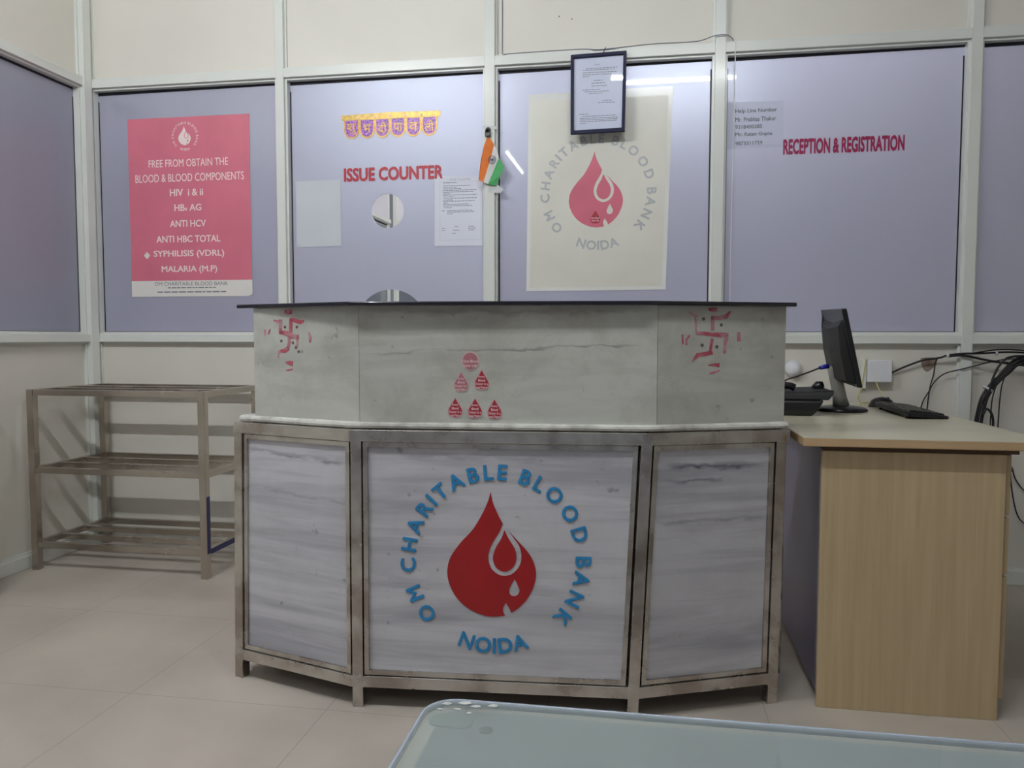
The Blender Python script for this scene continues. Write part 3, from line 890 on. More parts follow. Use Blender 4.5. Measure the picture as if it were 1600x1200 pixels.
# ------------------------------------------------------------------ desk
desk = thing('desk', 'beige oak laminate desk with pale top standing right of the counter', 'desk', (0.75, -0.7, 0))
ZD = 0.774
MB().box(0.437, 1.078, -1.33, -0.06, ZD - 0.024, ZD - 0.0012).build('desk_top', 'wood_edge', desk, 0.002)
MB().box(0.4375, 1.0775, -1.3295, -0.0605, ZD - 0.0012, ZD).build('top_laminate', 'wood_top', desk, 0.0004)
MB().box(0.494, 0.966, -1.300, -1.282, 0.0, 0.735).build('end_panel', 'wood', desk, 0.0015)
MB().box(0.494, 0.966, -0.12, -0.102, 0.0, 0.735).build('end_panel', 'wood', desk, 0.0015)
MB().box(0.500, 0.516, -1.281, -0.121, 0.03, 0.735).build('modesty_panel', 'lilac', desk, 0.001)
MB().box(0.50, 1.0, -1.292, -0.11, 0.7352, ZD - 0.0242).build('shaded_gap_fill', 'shade_brown', desk)  # dark strip painting the shaded gap under the desk top
pd = MB().box(0.56, 0.966, -1.2815, -0.85, 0.05, 0.734).build('pedestal', 'wood', desk, 0.001)
for z0, z1 in ((0.566, 0.732), (0.402, 0.560), (0.055, 0.396)):
    dr = MB().box(0.9665, 0.986, -1.281, -0.852, z0, z1).build('drawer', 'wood', desk, 0.0015)
    zc = z1 - 0.045 if z1 > 0.7 else z1 - 0.06
    if z1 > 0.7:
        MB().lathe((0.9862, -1.262, z1 - 0.04), (1, 0, 0), [(0.0, 0), (0.008, 0.0), (0.010, 0.004), (0.0095, 0.007), (0.0, 0.008)], 16).build('lock', 'chrome', dr)

# ------------------------------------------------------------------ things on the desk
# monitor seen from its back and edge, tilted backwards
mon = thing('computer_monitor', 'black computer monitor seen edge-on, tilted back on a round stand', 'monitor', (0.735, -0.47, ZD))
def mp(x, y, z):   # x thickness towards the screen, y along width 0..1, z height 0..1
    zz = 0.875 + 0.276 * z
    xb = 0.752 - 0.060 * z
    return Vector((xb + x + 0.008 * y, -0.70 + 0.37 * y, zz + 0.008 * y))
mb = MB(); mb.loft([[mp(-0.018, a_, b_), mp(0.0, a_, b_), mp(0.0, a_, b2), mp(-0.018, a_, b2)] for a_, b_, b2 in ((0, 0, 1), (1, 0, 1))], smooth=False)
mb.build('bezel', 'black', mon, 0.004)
mb = MB()
rings = []
for y_, o, zlo, zhi in ((0.04, -0.018, 0.04, 0.95), (0.10, -0.034, 0.03, 0.86), (0.5, -0.040, 0.03, 0.82), (0.9, -0.034, 0.03, 0.86), (0.96, -0.018, 0.04, 0.95)):
    rings.append([mp(-0.0175, y_, zlo), mp(o * 1.3, y_, zlo + 0.04), mp(o * 1.3, y_, 0.45), mp(o, y_, zhi * .9), mp(-0.0175, y_, zhi)])
mb.loft(rings, smooth=False); mb.build('rear_casing', 'black_matte', mon, 0.004)
mb = MB(); mb.loft([[mp(0.0002, y_, .06), mp(0.0008, y_, .06), mp(0.0008, y_, .96), mp(0.0002, y_, .96)] for y_ in (0.04, 0.96)], smooth=False)
mb.build('screen', 'slab', mon)
mb = MB(); mb.loft([[mp(-0.054, y_, .22), mp(-0.050, y_, .22), mp(-0.050, y_, .30), mp(-0.054, y_, .30)] for y_ in (0.3, 0.62)], smooth=False)
MB().lathe((0.735, -0.47, ZD), (0, 0, 1), [(0, 0), (0.092, 0.0), (0.094, 0.006), (0.085, 0.014), (0.045, 0.020), (0, 0.021)], 40).build('stand_base', 'black', mon)
mb = MB(); mb.tube([(0.735, -0.47, ZD + 0.019), (0.728, -0.475, ZD + 0.05), (0.716, -0.485, ZD + 0.10), (0.700, -0.49, ZD + 0.17)], [0.030, 0.026, 0.024, 0.024], 16)
mb.build('stand_arm', 'silver', mon)
pl = MB().tube([(0.672, -0.53, 0.945), (0.640, -0.54, 0.938)], [0.010, 0.007], 10).build('video_plug', 'blue_plug', mon)

mb = MB(); mb.tube(catmull([(0.640, -0.54, 0.938), (0.618, -0.49, 0.922), (0.58, -0.415, 0.898), (0.545, -0.39, 0.882), (0.50, -0.38, 0.84), (0.48, -0.37, ZD + 0.005)]), 0.0032, 8)
c = mb.build('monitor_cable', 'cable'); tag(c, 'thin black video cable drooping from the monitor to the left', 'cable')

ph = thing('desk_telephone', 'glossy black desk telephone beside the counter, behind its right end', 'telephone', (0.53, -0.58, ZD))
mb = MB(); mb.loft([[Vector((x0, y0, z)), Vector((x1, y0, z)), Vector((x1, y1, z)), Vector((x0, y1, z))] for x0, x1, y0, y1, z in
                    ((0.448, 0.585, -0.705, -0.46, ZD + 0.0003), (0.444, 0.602, -0.715, -0.45, ZD + 0.020), (0.444, 0.618, -0.715, -0.44, ZD + 0.048), (0.446, 0.622, -0.71, -0.44, ZD + 0.056))], smooth=False)
mb.build('body', 'black', ph, 0.004)
mb = MB(); mb.loft([[Vector((x0, y0, z)), Vector((x1, y0, z + dz)), Vector((x1, y1, z + dz)), Vector((x0, y1, z))] for x0, x1, y0, y1, z, dz in
                    ((0.446, 0.64, -0.705, -0.44, ZD + 0.057, 0.0), (0.446, 0.655, -0.70, -0.44, ZD + 0.072, 0.002), (0.452, 0.66, -0.69, -0.45, ZD + 0.082, 0.008))], smooth=False)
mb.build('keypad_deck', 'black_matte', ph, 0.004)
mb = MB(); mb.tube(catmull([(0.452, -0.64, ZD + 0.098), (0.475, -0.64, ZD + 0.104), (0.515, -0.64, ZD + 0.103), (0.535, -0.64, ZD + 0.096)]), 0.013, 12)
mb.build('handset', 'black', ph)
mb = MB(); mb.tube([(0.628, -0.55, ZD + 0.083), (0.640, -0.55, ZD + 0.100), (0.652, -0.55, ZD + 0.104)], [0.022, 0.020, 0.012], 12)
mb.build('cradle', 'black', ph)

kb = thing('keyboard', 'black computer keyboard lying at the front right of the desk top', 'keyboard', (0.95, -0.53, ZD))
ky0, ky1 = -0.755, -0.335
def kp(u_, v_, h):   # u across (0 left/rear edge, 1 right/front edge), v along
    return Vector((0.880 + 0.140 * u_ + 0.012 * v_, ky0 + (ky1 - ky0) * v_ + 0.02 * u_, ZD + h))
mb = MB(); mb.loft([[kp(0, v_, 0.008), kp(1, v_, 0.0006), kp(1, v_, 0.010), kp(0, v_, 0.026)] for v_ in (0, 1)], smooth=False)
base = mb.build('case', 'black_matte', kb, 0.003)
mb = MB()
for r_ in range(5):
    for c__ in range(15):
        u0, u1 = 0.08 + r_ * 0.172, 0.08 + r_ * 0.172 + 0.15; v0, v1 = 0.03 + c__ * 0.063, 0.03 + c__ * 0.063 + 0.055
        hh = lambda u_: 0.026 - 0.016 * u_
        mb.add([kp(u0, v0, hh(u0) - .001), kp(u1, v0, hh(u1) - .001), kp(u1, v1, hh(u1) - .001), kp(u0, v1, hh(u0) - .001),
                kp(u0 + .01, v0 + .005, hh(u0) + .006), kp(u1 - .01, v0 + .005, hh(u1) + .006), kp(u1 - .01, v1 - .005, hh(u1) + .006), kp(u0 + .01, v1 - .005, hh(u0) + .006)],
               [(0, 1, 2, 3), (7, 6, 5, 4), (0, 4, 5, 1), (1, 5, 6, 2), (2, 6, 7, 3), (3, 7, 4, 0)])
kk = mb.build('keys', 'black', kb)
for v_ in (0.08, 0.88):
    mb = MB(); mb.loft([[kp(0.05, v_, 0.0002), kp(0.12, v_, 0.0002), kp(0.12, v_ + 0.04, 0.0002), kp(0.05, v_ + 0.04, 0.0002)], [kp(0.02, v_, 0.0085), kp(0.10, v_, 0.0085), kp(0.10, v_ + 0.04, 0.0085), kp(0.02, v_ + 0.04, 0.0085)]], smooth=False)
    mb.build('foot', 'black', kb)

ms = thing('computer_mouse', 'black computer mouse resting behind the far end of the keyboard', 'mouse', (0.93, -0.25, ZD))
mb = MB(); rings = []
for t_ in range(0, 9):
    a_ = t_ / 8; x = 0.885 + 0.100 * a_; w_ = 0.030 * sqrt(max(0.02, 1 - (2 * a_ - 1) ** 4)); h_ = 0.004 + 0.036 * sqrt(max(0.0, 1 - (2 * a_ - 1) ** 2))
    rings.append([Vector((x, -0.27 + w_ * cos(b_), ZD + 0.0003 + h_ * max(0, sin(b_)))) for b_ in [pi * j / 10 for j in range(11)]])
mb.loft(rings, closed=True); mb.build('shell', 'black', ms)
mb = MB(); mb.tube([(0.958, -0.2735, ZD + 0.0335), (0.958, -0.2665, ZD + 0.0335)], 0.006, 12); mb.build('scroll_wheel', 'black_matte', ms)

mb = MB(); mb.tube(catmull([(0.942, -0.004, 0.960), (0.935, -0.008, 0.90), (0.925, -0.02, 0.855), (0.90, -0.10, 0.83), (0.865, -0.20, 0.806), (0.845, -0.33, 0.783), (0.84, -0.36, ZD + 0.004)]), 0.0030, 8)
tag(mb.build('network_cable', 'yellow'), 'thin yellow cable hanging beside the white wall box down to the desk', 'cable')
mb = MB(); mb.tube(catmull([(0.985, -0.006, 0.858), (0.99, -0.03, 0.83), (1.0, -0.05, 0.80), (0.96, -0.08, 0.785), (0.93, -0.10, ZD + 0.004), (0.90, -0.12, ZD + 0.004)]), 0.0025, 8)
tag(mb.build('network_cable', 'yellow'), 'loose yellow cable looping below the white wall box', 'cable')

# wall fittings
wb = thing('junction_box', 'square white plastic junction box on the lower wall above the desk', 'electrical box', (0.998, 0.0, 0.905))
MB().box(0.949, 1.047, -0.012, 0.0335, 0.858, 0.953).build('cover', 'white_plastic', wb, 0.004)
MB().box(0.930, 0.948, 0.010, 0.0335, 0.83, 0.955).build('back_plate', 'poster_border', wb, 0.001)
dm = thing('wall_dome', 'round white plastic dome fitting on the wall beside the counter', 'wall fitting', (0.648, 0.0, 0.913))
MB().lathe((0.648, 0.0335, 0.913), (0, -1, 0), [(0.0, 0.0), (0.034, 0.0), (0.036, 0.010), (0.035, 0.022), (0.029, 0.036), (0.017, 0.046), (0.0, 0.049)], 32).build('dome', 'white_plastic', dm)
MB().lathe((0.648, 0.0338, 0.913), (0, -1, 0), [(0.038, 0.0), (0.039, 0.003), (0.036, 0.005), (0.036, 0.0)], 32).build('base_ring', 'fixture', dm)
mb = MB(); fw_ = Frame((0, 0.0338, 0), (1, 0, 0), (0, -1, 0))
flat(mb, fw_, [catmull([(1.172, 0.962), (1.205, 0.965), (1.238, 0.962), (1.234, 0.935), (1.214, 0.912), (1.196, 0.905), (1.180, 0.925), (1.172, 0.962)])[:-1]], 0, 0.0008)
mb.build('damp_stain', 'stain')
tag(bpy.data.objects['damp_stain'], 'brown patch of broken wall surface under the cables', 'stain')

# cable bundles on the right
def cable(pts, r, lab, y=0.012, mname='cable', name='black_cable', ys=None, group=None):
    P_ = [(p[0], (y if ys is None else ys[i]), p[1]) for i, p in enumerate(pts)]
    mb = MB(); mb.tube(catmull(P_, 6), r, 8)
    return tag(mb.build(name, mname), lab, 'cable', group)


G = 'black cables strung along the wall'
cable([(1.046, 0.894), (1.097, 0.922), (1.173, 0.953), (1.236, 0.964), (1.269, 0.976), (1.324, 0.983), (1.399, 0.985), (1.498, 0.990), (1.60, 0.985), (1.75, 0.97)], 0.0042,
      'black cable running from the white junction box to the bundle at the right', ys=[.02, .012, .008, .004, -.006, -.012, -.012, -.016, -.02, -.02], group=G)
cable([(1.269, 0.970), (1.324, 0.975), (1.42, 0.955), (1.52, 0.940), (1.62, 0.93), (1.75, 0.93)], 0.005, 'black cable sagging just below the topmost one', ys=[-.006, -.014, -.02, -.026, -.026, -.03], group=G)
cable([(1.164, 0.70), (1.180, 0.775), (1.202, 0.819), (1.226, 0.866), (1.264, 0.899), (1.326, 0.918), (1.438, 0.950), (1.52, 0.963), (1.7, 0.95)], 0.0026, 'thin black cable rising in an arc from behind the desk', ys=[.012, .012, .010, .008, .004, -.008, -.012, -.036, -.04], group=G)
cable([(1.197, 0.70), (1.207, 0.824), (1.221, 0.893), (1.229, 0.955), (1.261, 0.972)], 0.0026, 'thin black cable hanging straight down below the brown patch', ys=[.018, .018, .016, .012, .006], group=G)
cable([(1.36, 0.985), (1.45, 1.000), (1.54, 0.998), (1.60, 0.985), (1.75, 0.975)], 0.003, 'thin black cable bowed above the bundle', ys=[-.014, -.026, -.030, -.032, -.034], group=G)
bun = [(1.72, 0.955), (1.58, 0.958), (1.516, 0.950), (1.476, 0.912), (1.442, 0.874), (1.415, 0.838), (1.396, 0.800), (1.384, 0.746), (1.376, 0.69), (1.372, 0.64)]
for j, (ox, oz, r_) in enumerate([(0, 0, .0065), (.010, .006, .005), (-.007, -.008, .005), (.014, -.006, .0045), (.004, .014, .0045), (-.003, -.016, .005)]):
    cable([(p[0] + ox, p[1] + oz * (1 if i < 4 else .4)) for i, p in enumerate(bun)], r_, ['thickest black cable in the bundle curving down behind the desk',
          'black cable packed in the bundle curving down behind the desk'][min(j, 1)], y=-0.040 - 0.011 * (j % 2), group='bundled black cables bending down behind the desk')
cable([(1.60, 0.972), (1.49, 0.972), (1.448, 0.94), (1.425, 0.89), (1.414, 0.845), (1.41, 0.82)], 0.0048, 'black cable looping from the wall bundle to the cable tie', y=-0.064, group=G)
cable([(1.55, 0.955), (1.49, 0.92), (1.462, 0.87), (1.453, 0.80), (1.450, 0.72), (1.449, 0.62)], 0.0026, 'thin black cable hanging straight right of the bundle', y=-0.062, group=G)
cable([(1.44, 0.86), (1.425, 0.80), (1.421, 0.72), (1.42, 0.64)], 0.0026, 'thin black cable hanging between the bundle and the rightmost cable', y=-0.060, group=G)
cable([(1.392, 0.73), (1.405, 0.755), (1.425, 0.735), (1.432, 0.70), (1.430, 0.66)], 0.005, 'short looped black cable end above the desk edge', y=-0.058, group=G)
for (x, z, rr, lab, y) in [(1.411, 0.838, 0.020, 'white cable tie around the thick bundle behind the desk', -0.045), (1.266, 0.974, 0.008, 'white cable tie on the wall cables right of the brown patch', -0.006),
                        (1.452, 0.985, 0.007, 'small white cable tie near the right edge of the picture', -0.014)]:
    mb = MB(); ax = Vector((0.5, 0, 0.86)) if rr > 0.015 else Vector((1, 0, 0.1))
    mb.lathe((x, y, z), ax, [(rr, -0.004), (rr + 0.001, -0.004), (rr + 0.001, 0.004), (rr, 0.004), (rr, -0.004)], 20)
    tag(mb.build('cable_tie', 'tie'), lab, 'cable tie', 'white cable ties')
# cables below the desk top on the right
cable([(1.545, 0.50), (1.56, 0.45), (1.60, 0.40), (1.68, 0.36)], 0.0026, 'thin black cable sagging low on the wall beside the desk drawers', y=0.02, group=G)
cable([(1.53, 0.55), (1.545, 0.40), (1.58, 0.28), (1.66, 0.24)], 0.0026, 'thin black cable hanging lowest on the wall beside the desk drawers', y=0.014, group=G)

# wires along the top rail
mb = MB(); mb.tube(catmull([(-0.655, 0.0262, 3.02), (-0.655, 0.0262, 2.55), (-0.655, 0.0262, 2.345), (-0.645, 0.012, 2.334), (-0.60, -0.001, 2.3325), (-0.30, -0.0032, 2.333), (-0.216, -0.004, 2.326), (-0.10, -0.0032, 2.331), (0.022, -0.003, 2.337), (0.187, -0.003, 2.336), (0.24, -0.006, 2.341),
                            (0.282, -0.010, 2.353), (0.33, -0.010, 2.356), (0.357, -0.008, 2.342), (0.366, -0.006, 2.328)], 6), 0.0022, 8)
tag(mb.build('bell_wire', 'txt_grey'), 'thin grey wire running along the top rail above the framed certificate', 'wire')
mb = MB(); mb.tube(catmull([(0.362, -0.005, 2.334), (0.371, -0.0055, 2.328), (0.374, -0.005, 2.31), (0.3745, -0.004, 2.27), (0.376, 0.02, 2.20), (0.378, 0.040, 2.0), (0.375, 0.040, 1.7), (0.374, 0.040, 1.4), (0.375, 0.040, 1.10)], 6), 0.0024, 8)
tag(mb.build('bell_wire', 'white_wire'), 'thin white wire hanging down the glass left of the help line sheet', 'wire')

# ------------------------------------------------------------------ papers, posters and lettering on the glass
W0 = Frame((0, 0.0478, 0), (1, 0, 0), (0, -1, 0))

pk = thing('wall_poster', 'pink blood screening poster with white lettering on the leftmost back pane', 'poster', (-2.245, 0.048, 1.252))
mb = MB(); flat(mb, W0, [rect(-2.572, -1.916, 1.332, 2.138)], 0, 0.0006); mb.build('sheet', 'poster_pink', pk)
mb = MB(); flat(mb, W0, [[(-2.572, 1.252), (-1.935, 1.252), (-1.914, 1.264), (-1.914, 1.3318), (-2.572, 1.3318)]], 0, 0.0006); mb.build('footer_strip', 'poster_white', pk)
emblem(W0, -2.259, 2.043, 0.00048, pk, 'txt_white', 'txt_white', 0.0005, 0.01, 0.0006)
mb = MB()
for s_t, x, z, w, h in [('FREE FROM OBTAIN THE', -2.246, 1.914, 0.429, 0.037), ('BLOOD & BLOOD COMPONENTS', -2.242, 1.842, 0.588, 0.039), ('HIV  i & ii', -2.258, 1.769, 0.18, 0.035),
                     ('HB', -2.297, 1.694, 0.056, 0.033), ('s', -2.262, 1.686, 0.012, 0.014), ('AG', -2.211, 1.694, 0.064, 0.033), ('ANTI HCV', -2.254, 1.615, 0.195, 0.034), ('ANTI HBC TOTAL', -2.254, 1.539, 0.348, 0.034),
                     ('SYPHILISIS (VDRL)', -2.253, 1.463, 0.384, 0.040), ('MALARIA (M.P)', -2.252, 1.386, 0.303, 0.040)]:
    text(mb, W0, s_t, x, z, w, h, 0.0006, 0.0011, 0.016 if z < 1.8 else 0.004)
mb.build('lettering', 'txt_white', pk)
mb = MB(); flat(mb, W0, [[(-2.483, 1.478), (-2.465, 1.460), (-2.482, 1.441), (-2.500, 1.459)]], 0.0006, 0.0012); mb.build('diamond_mark', 'poster_white', pk)
mb = MB(); text(mb, W0, 'OM CHARITABLE BLOOD BANK', -2.244, 1.316, 0.401, 0.018, 0.0006, 0.001, 0.004)


def bars(mb, fr, x0, x1, z, h, d0, seed=0):
    """illegible small print: a line of short word-length dashes"""
    rnd = random.Random(seed); x = x0
    while x < x1:
        w = rnd.uniform(2.2, 7) * h; e = min(x1, x + w)
        if e - x > h * 0.5: flat(mb, fr, [rect(x, e, z - h / 2, z + h / 2)], d0, d0 + 0.0003)
        x = e + h * 0.9


bars(mb, W0, -2.372, -2.11, 1.296, 0.005, 0.0006, 3); bars(mb, W0, -2.43, -2.055, 1.275, 0.006, 0.0006, 5)
mb.build('footer_print', 'txt_grey', pk)

bp_ = thing('wall_poster', 'large cream poster with pale red blood drop emblem behind the framed certificate', 'poster', (-0.22, 0.048, 1.265))
mb = MB(); flat(mb, W0, [[(-0.545, 1.264), (0.092, 1.266), (0.114, 2.168), (-0.536, 2.160)]], 0, 0.0005); mb.build('plastic_sleeve', 'poster_border', bp_)
mb = MB(); flat(mb, W0, [[(-0.528, 1.280), (0.074, 1.282), (0.094, 2.128), (-0.520, 2.130)]], 0.0005, 0.0009); mb.build('sheet', 'poster_cream', bp_)
emblem(W0, -0.217, 1.708, 0.001762, bp_, 'drop_pink', 'txt_greylight', 0.0005, 0.034, 0.0009)
r = thing('drop_sticker', 'small dark red drop sticker inside the pale drop of the big poster', 'sticker', (-0.227, 0.046, 1.596))
frs = W0.shift(0.0016)
mb = MB(); flat(mb, frs, [drop_shape(-0.227, 1.628, 1.568, 0.046)], 0, 0.0004); mb.build('printed_drop', 'sticker_red', r)
mb = MB(); text(mb, frs, 'Give Blood', -0.227, 1.594, 0.038, 0.008, 0.0004, 0.0008, 0.03); text(mb, frs, 'Save Life', -0.227, 1.582, 0.034, 0.008, 0.0004, 0.0008, 0.03); mb.build('lettering', 'sticker_text', r)

# framed certificate hanging from the top rail
cf = thing('framed_certificate', 'certificate in a thin navy frame hanging over the top rail', 'picture frame', (-0.215, -0.004, 1.96))
FC = Frame((-0.215, -0.0036, 0), (1, 0.0, 0), (0, -1, 0))
cx = [(-0.121, 1.957), (0.119, 1.961), (0.124, 2.309), (-0.122, 2.304)]
ins = [(-0.107, 1.973), (0.105, 1.977), (0.110, 2.294), (-0.108, 2.289)]
mb = MB(); flat(mb, FC, [cx, ins], 0.0, 0.020); mb.build('frame', 'frame_blue', cf, 0.0015)
mb = MB(); flat(mb, FC, [[(x * .999, z) for x, z in ins]], 0.004, 0.009); mb.build('certificate_sheet', 'cert', cf)
mb = MB()
fz = FC
text(mb, fz, 'FORM', -0.005, 2.258, 0.022, 0.006, 0.0092, 0.0094, 0.0)
for j, (x0, x1, z) in enumerate([(-0.055, 0.085, 2.243), (-0.068, 0.075, 2.236), (-0.068, 0.08, 2.225), (-0.068, 0.06, 2.216), (-0.068, -0.04, 2.208), (-0.02, 0.02, 2.19), (-0.03, 0.03, 2.178), (-0.03, 0.04, 2.166),
                                 (-0.07, 0.01, 2.150), (-0.06, 0.05, 2.142), (-0.04, 0.02, 2.134), (0.0, 0.075, 2.092), (0.02, 0.06, 2.101), (-0.085, -0.04, 2.045), (-0.07, 0.08, 2.035), (-0.08, 0.09, 2.026), (-0.08, 0.09, 2.019), (-0.08, 0.085, 2.012), (-0.08, -0.05, 2.004)]):
    bars(mb, fz, x0, x1, z, 0.0026, 0.0092, j)
mb.build('print', 'txt_grey', cf)
mb = MB(); mb.tube([(-0.192, -0.0155, 2.31), (-0.188, -0.012, 2.322), (-0.183, -0.004, 2.334)], 0.0018, 8); mb.build('hanging_loop', 'gasket', cf)

# sheets on the issue counter pane
r = thing('printed_notice', 'white printed notice sheet right of the round speaking hole', 'notice', (-0.868, 0.048, 1.48))
mb = MB(); flat(mb, W0, [[(-0.984, 1.480), (-0.752, 1.478), (-0.752, 1.800), (-0.982, 1.806)]], 0.0003, 0.0008); mb.build('sheet', 'paper', r)
mb = MB(); X = lambda u_: -0.984 + (u_ - 85) / 680 * 0.232; Z = lambda v_: 1.804 - (v_ - 150) / 985 * 0.324
text(mb, W0, 'ISSUE COUNTER', X(450), Z(203), 0.10, 0.0055, 0.0008, 0.0010, 0.0)
for j, (a_, b_, v_) in enumerate([(210, 400, 243), (215, 590, 285), (215, 400, 307), (205, 470, 328), (205, 680, 350), (205, 650, 374), (215, 300, 398), (205, 690, 416), (215, 360, 440), (205, 685, 462), (215, 340, 484), (205, 655, 503), (215, 270, 528), (205, 565, 548), (205, 620, 570),
                                 (215, 340, 594), (190, 230, 638), (265, 625, 638), (265, 645, 658), (265, 345, 682), (190, 240, 886), (190, 235, 916), (370, 430, 865), (350, 440, 915), (570, 640, 863), (560, 665, 890), (570, 650, 915), (340, 385, 958)]):
    bars(mb, W0, X(a_), X(b_), Z(v_), 0.0028, 0.0008, j + 40)
mb.build('print', 'txt_grey', r)
mb = MB()
for x0, x1, z0, z1 in [(160, 740, 178, 181), (165, 740, 228, 231), (160, 740, 1052, 1055), (160, 163, 178, 1055), (737, 740, 178, 1055)]:
    flat(mb, W0, [rect(X(x0), X(x1), Z(z1), Z(z0))], 0.0008, 0.0010)
mb.build('border_line', 'txt_greylight', r)
mb = MB(); flat(mb, W0, [[(-1.677, 1.486), (-1.449, 1.488), (-1.449, 1.806), (-1.678, 1.804)]], 0, 0.0005)
tag(mb.build('blank_sheet', 'sheet_clear'), 'blank pale sheet on the glass left of the round speaking hole', 'paper')
mb = MB(); text(mb, W0, 'ISSUE COUNTER', -1.187, 1.826, 0.490, 0.065, 0, 0.0005, 0.04)
tag(mb.build('window_lettering', 'txt_red'), 'red ISSUE COUNTER lettering on the glass below the gold garland', 'lettering')
mb = MB(); text(mb, W0, 'RECEPTION & REGISTRATION', 0.838, 1.881, 0.497, 0.068, 0, 0.0005, 0.045)
tag(mb.build('window_lettering', 'txt_magenta'), 'magenta RECEPTION & REGISTRATION lettering on the right pane', 'lettering')
r = thing('help_line_sheet', 'thin sheet with help line numbers taped beside the white wire', 'notice', (0.484, 0.048, 1.886))
mb = MB(); flat(mb, W0, [[(0.350, 1.884), (0.586, 1.890), (0.586, 2.080), (0.350, 2.084)]], 0, 0.0004); mb.build('sheet', 'sheet_help', r)
mb = MB()
for s_t, x, z, w, h in [('Help Line Number', 0.472, 2.042, 0.176, 0.022), ('Mr. Prabhas Thakur', 0.471, 2.007, 0.174, 0.019), ('9318400385', 0.442, 1.975, 0.114, 0.017), ('Mr. Ratan Gupta', 0.464, 1.941, 0.157, 0.021), ('9873311759', 0.444, 1.904, 0.115, 0.017)]:
    text(mb, W0, s_t, x, z, w, h, 0.0004, 0.0008, 0.02)
mb.build('lettering', 'txt_grey', r)

# festive garland
tr = thing('door_garland', 'gold and violet scalloped festive paper garland above the red lettering', 'garland', (-1.198, 0.048, 1.99))
mb = MB(); flat(mb, W0, [[(-1.438, 2.082), (-0.958, 2.082), (-0.952, 2.086), (-0.953, 2.108), (-1.20, 2.112), (-1.440, 2.106)]], 0.0012, 0.0022); mb.build('band', 'gold_yellow', tr)
chars = ['शु', 'भ', 'दी', 'पा', 'व', 'ली']
for j in range(6):
    xc = -1.390 + j * 0.0765; hw = 0.0385; zb = 1.995; zt = 2.085
    def lobe(hw_, zb_, zt_):
        return [(xc - hw_, zt_)] + [(xc - hw_ * cos(t_), zb_ + hw_ * 1.1 - hw_ * 1.1 * sin(t_)) for t_ in [pi * i / 18 for i in range(19)]] + [(xc + hw_, zt_)]
    mb = MB(); flat(mb, W0, [lobe(hw, zb, zt)], 0, 0.0008); lb = mb.build('scallop', 'gold', tr)
    mb = MB(); flat(mb, W0, [lobe(hw - 0.008, zb + 0.008, zt - 0.004)], 0.0008, 0.0011); mb.build('inlay', 'violet', lb)
    mb = MB(); text(mb, W0, chars[j], xc, 2.041, 0.044 if j != 1 else 0.04, 0.052 if j in (0, 2, 5) else 0.040, 0.0011, 0.0016, 0.012)
    mb.build('letter', 'gold', lb)
    if j < 5: mb = MB(); flat(mb, W0, [circle(xc + hw, 2.093, 0.005, 12)], 0.0022, 0.003); mb.build('stud', 'sticker_text', tr)

# little national flag on the post
fl = thing('small_flag', 'small drooping saffron white and green flag on the post beside the notice', 'flag', (-0.70, -0.012, 1.74))
def wav(x, z): return -0.012 - 0.006 * sin((x + 0.70) * 60 + z * 9)
def cloth(poly, name, m):
    P_ = [Vector((x, wav(x, z), z)) for x, z in poly]
    Q_ = [p + Vector((0, 0.0012, 0)) for p in P_]; n_ = len(P_)
    MB().add(P_ + Q_, [tuple(range(n_)), tuple(range(2 * n_ - 1, n_ - 1, -1))] + [(i, n_ + i, n_ + (i + 1) % n_, (i + 1) % n_) for i in range(n_)]).build(name, m, fl)
cloth([(-0.717, 1.966), (-0.733, 1.925), (-0.748, 1.85), (-0.759, 1.771), (-0.735, 1.759), (-0.722, 1.80), (-0.705, 1.86), (-0.687, 1.928), (-0.700, 1.95)], 'saffron_band', 'saffron')
cloth([(-0.687, 1.928), (-0.705, 1.86), (-0.722, 1.80), (-0.735, 1.759), (-0.714, 1.749), (-0.690, 1.81), (-0.664, 1.866), (-0.672, 1.90)], 'white_band', 'flag_white')
cloth([(-0.664, 1.866), (-0.690, 1.81), (-0.714, 1.749), (-0.679, 1.742), (-0.655, 1.79), (-0.637, 1.825)], 'green_band', 'flag_green')
fw2 = Frame((0, -0.0195, 0), (1, 0, 0), (0, -1, 0))
mb = MB(); flat(mb, fw2, [circle(-0.694, 1.858, 0.0185, 32), circle(-0.694, 1.858, 0.0165, 32)], 0, 0.0005); flat(mb, fw2, [circle(-0.694, 1.858, 0.004, 12)], 0, 0.0005)
for j in range(12):
    a_ = pi * j / 12; c1, s1 = cos(a_), sin(a_)
    flat(mb, fw2, [[(-0.694 + 0.0168 * c1 - 0.0003 * s1, 1.858 + 0.0168 * s1 + 0.0003 * c1), (-0.694 + 0.0168 * c1 + 0.0003 * s1, 1.858 + 0.0168 * s1 - 0.0003 * c1),
                    (-0.694 - 0.0168 * c1 + 0.0003 * s1, 1.858 - 0.0168 * s1 - 0.0003 * c1), (-0.694 - 0.0168 * c1 - 0.0003 * s1, 1.858 - 0.0168 * s1 + 0.0003 * c1)]], 0, 0.0004)
mb.build('wheel', 'navy', fl)
mb = MB(); mb.tube([(-0.716, -0.0012, 1.997), (-0.716, -0.022, 1.985)], [0.013, 0.010], 12); mb.box(-0.728, -0.704, -0.020, -0.001, 1.966, 1.984); mb.build('holder', 'black', fl, 0.001)
tg = [[(-0.742, 2.004), (-0.675, 1.998), (-0.676, 2.012), (-0.720, 2.016), (-0.741, 2.018)], [(-0.716, 1.715), (-0.66, 1.71), (-0.645, 1.726), (-0.672, 1.748), (-0.712, 1.745)]]
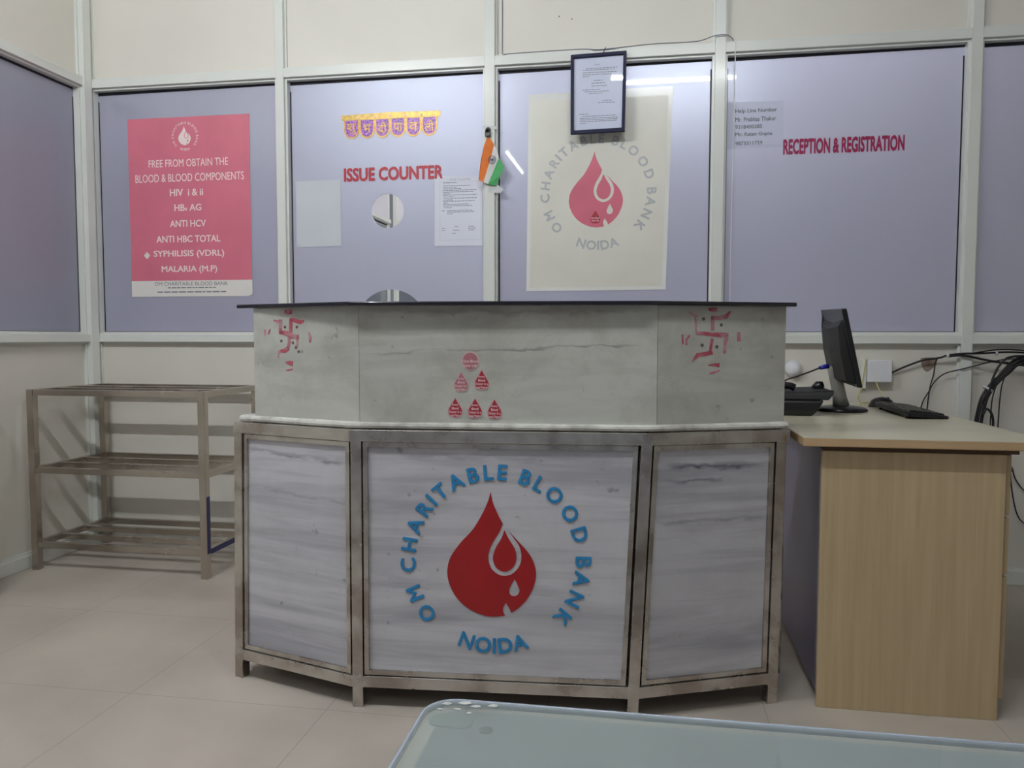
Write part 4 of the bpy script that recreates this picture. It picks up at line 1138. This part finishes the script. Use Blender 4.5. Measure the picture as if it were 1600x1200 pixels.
for t_, lab in zip(tg, ('strip of clear tape above the little flag', 'crumpled clear tape below the little flag')):
    mb = MB(); flat(mb, Frame((0, -0.0006, 0), (1, 0, 0), (0, -1, 0)), [t_], 0, 0.0006)
    tag(mb.build('tape_strip', 'tape'), lab, 'tape', 'clear tape on the flag post')

# small screws left in the upper board
for j, (x, z, lab) in enumerate([(-0.395, 2.495, 'small dark screw hole in the upper board, left of two'), (-0.338, 2.480, 'small dark screw hole in the upper board, right of two')]):
    mb = MB(); mb.lathe((x, 0.0301, z), (0, -1, 0), [(0, 0), (0.003, 0), (0.0025, 0.001), (0, 0.001)], 10)
    tag(mb.build('screw', 'gasket'), lab, 'screw')

# ------------------------------------------------------------------ glass table in the foreground
tb = thing('glass_table', 'low glass-topped table with rounded corner in the near foreground', 'table', (0.35, -2.75, 0))
def rrect(x0, x1, y0, y1, r, n=8):
    out = []
    for cx_, cy_, a0 in ((x1 - r, y1 - r, 0), (x0 + r, y1 - r, 90), (x0 + r, y0 + r, 180), (x1 - r, y0 + r, 270)):
        out += [(cx_ + r * cos(radians(a0 + 90 * k / n)), cy_ + r * sin(radians(a0 + 90 * k / n))) for k in range(n + 1)]
    return out
tx0, tx1, ty0, ty1 = -0.347, 1.05, -3.02, -2.350
MB().prism(rrect(tx0, tx1, ty0, ty1, 0.055), 0.441, 0.450).build('glass_top', 'glass', tb, 0.0025, 3)
MB().prism(rrect(tx0 + 0.030, tx1 - 0.03, ty0 + 0.03, ty1 - 0.016, 0.03), 0.428, 0.4385).build('backing_board', 'table_under', tb)
for x, y in ((tx0 + 0.045, ty0 + 0.06), (tx1 - 0.08, ty0 + 0.06), (tx0 + 0.045, -2.57), (tx1 - 0.08, -2.57)):
    MB().tube([(x, y, 0), (x, y, 0.4278)], 0.016, 14).build('leg', 'chrome', tb)
rim_o = rrect(tx0 - 0.0005, tx1 + 0.0005, ty0 - 0.0005, ty1 + 0.0005, 0.0555); rim_i = rrect(tx0 + 0.006, tx1 - 0.006, ty0 + 0.006, ty1 - 0.006, 0.049)
mb = MB(); n_ = len(rim_o)
mb.loft([[Vector((o_[0], o_[1], 0.4405)), Vector((o_[0], o_[1], 0.4490)), Vector(((o_[0] * .6 + i_[0] * .4), (o_[1] * .6 + i_[1] * .4), 0.4512)), Vector((i_[0], i_[1], 0.4505)), Vector((i_[0], i_[1], 0.4405))] for o_, i_ in zip(rim_o + rim_o[:1], rim_i + rim_i[:1])], caps=False)
mb.build('edge_highlight_rim', 'edge_highlight', tb)  # pale rim added as the bright highlight on the polished edge
rnd = random.Random(11)
for cx_, cy_, r_ in ((-0.312, -2.372, .010), (-0.285, -2.366, .013), (-0.262, -2.374, .009), (-0.318, -2.392, .006), (-0.290, -2.388, .008), (-0.270, -2.397, .006), (-0.236, -2.368, .011)):
    pts = [(cx_ + r_ * rnd.uniform(.5, 1.2) * cos(2 * pi * k / 7), cy_ + 0.55 * r_ * rnd.uniform(.5, 1.2) * sin(2 * pi * k / 7)) for k in range(7)]
    MB().prism(pts, 0.4505, 0.4515).build('chipped_flake', 'flake', tb)
MB().prism(rrect(-0.332, -0.262, -2.425, -2.386, 0.015), 0.4386, 0.4408).build('corner_pad', 'pad', tb, 0.0006)
MB().lathe((-0.236, -2.425, 0.4386), (0, 0, 1), [(0, 0), (0.011, 0), (0.011, 0.0018), (0, 0.002)], 16).build('rubber_pad', 'rubber', tb)

scn.cycles.use_denoising = True
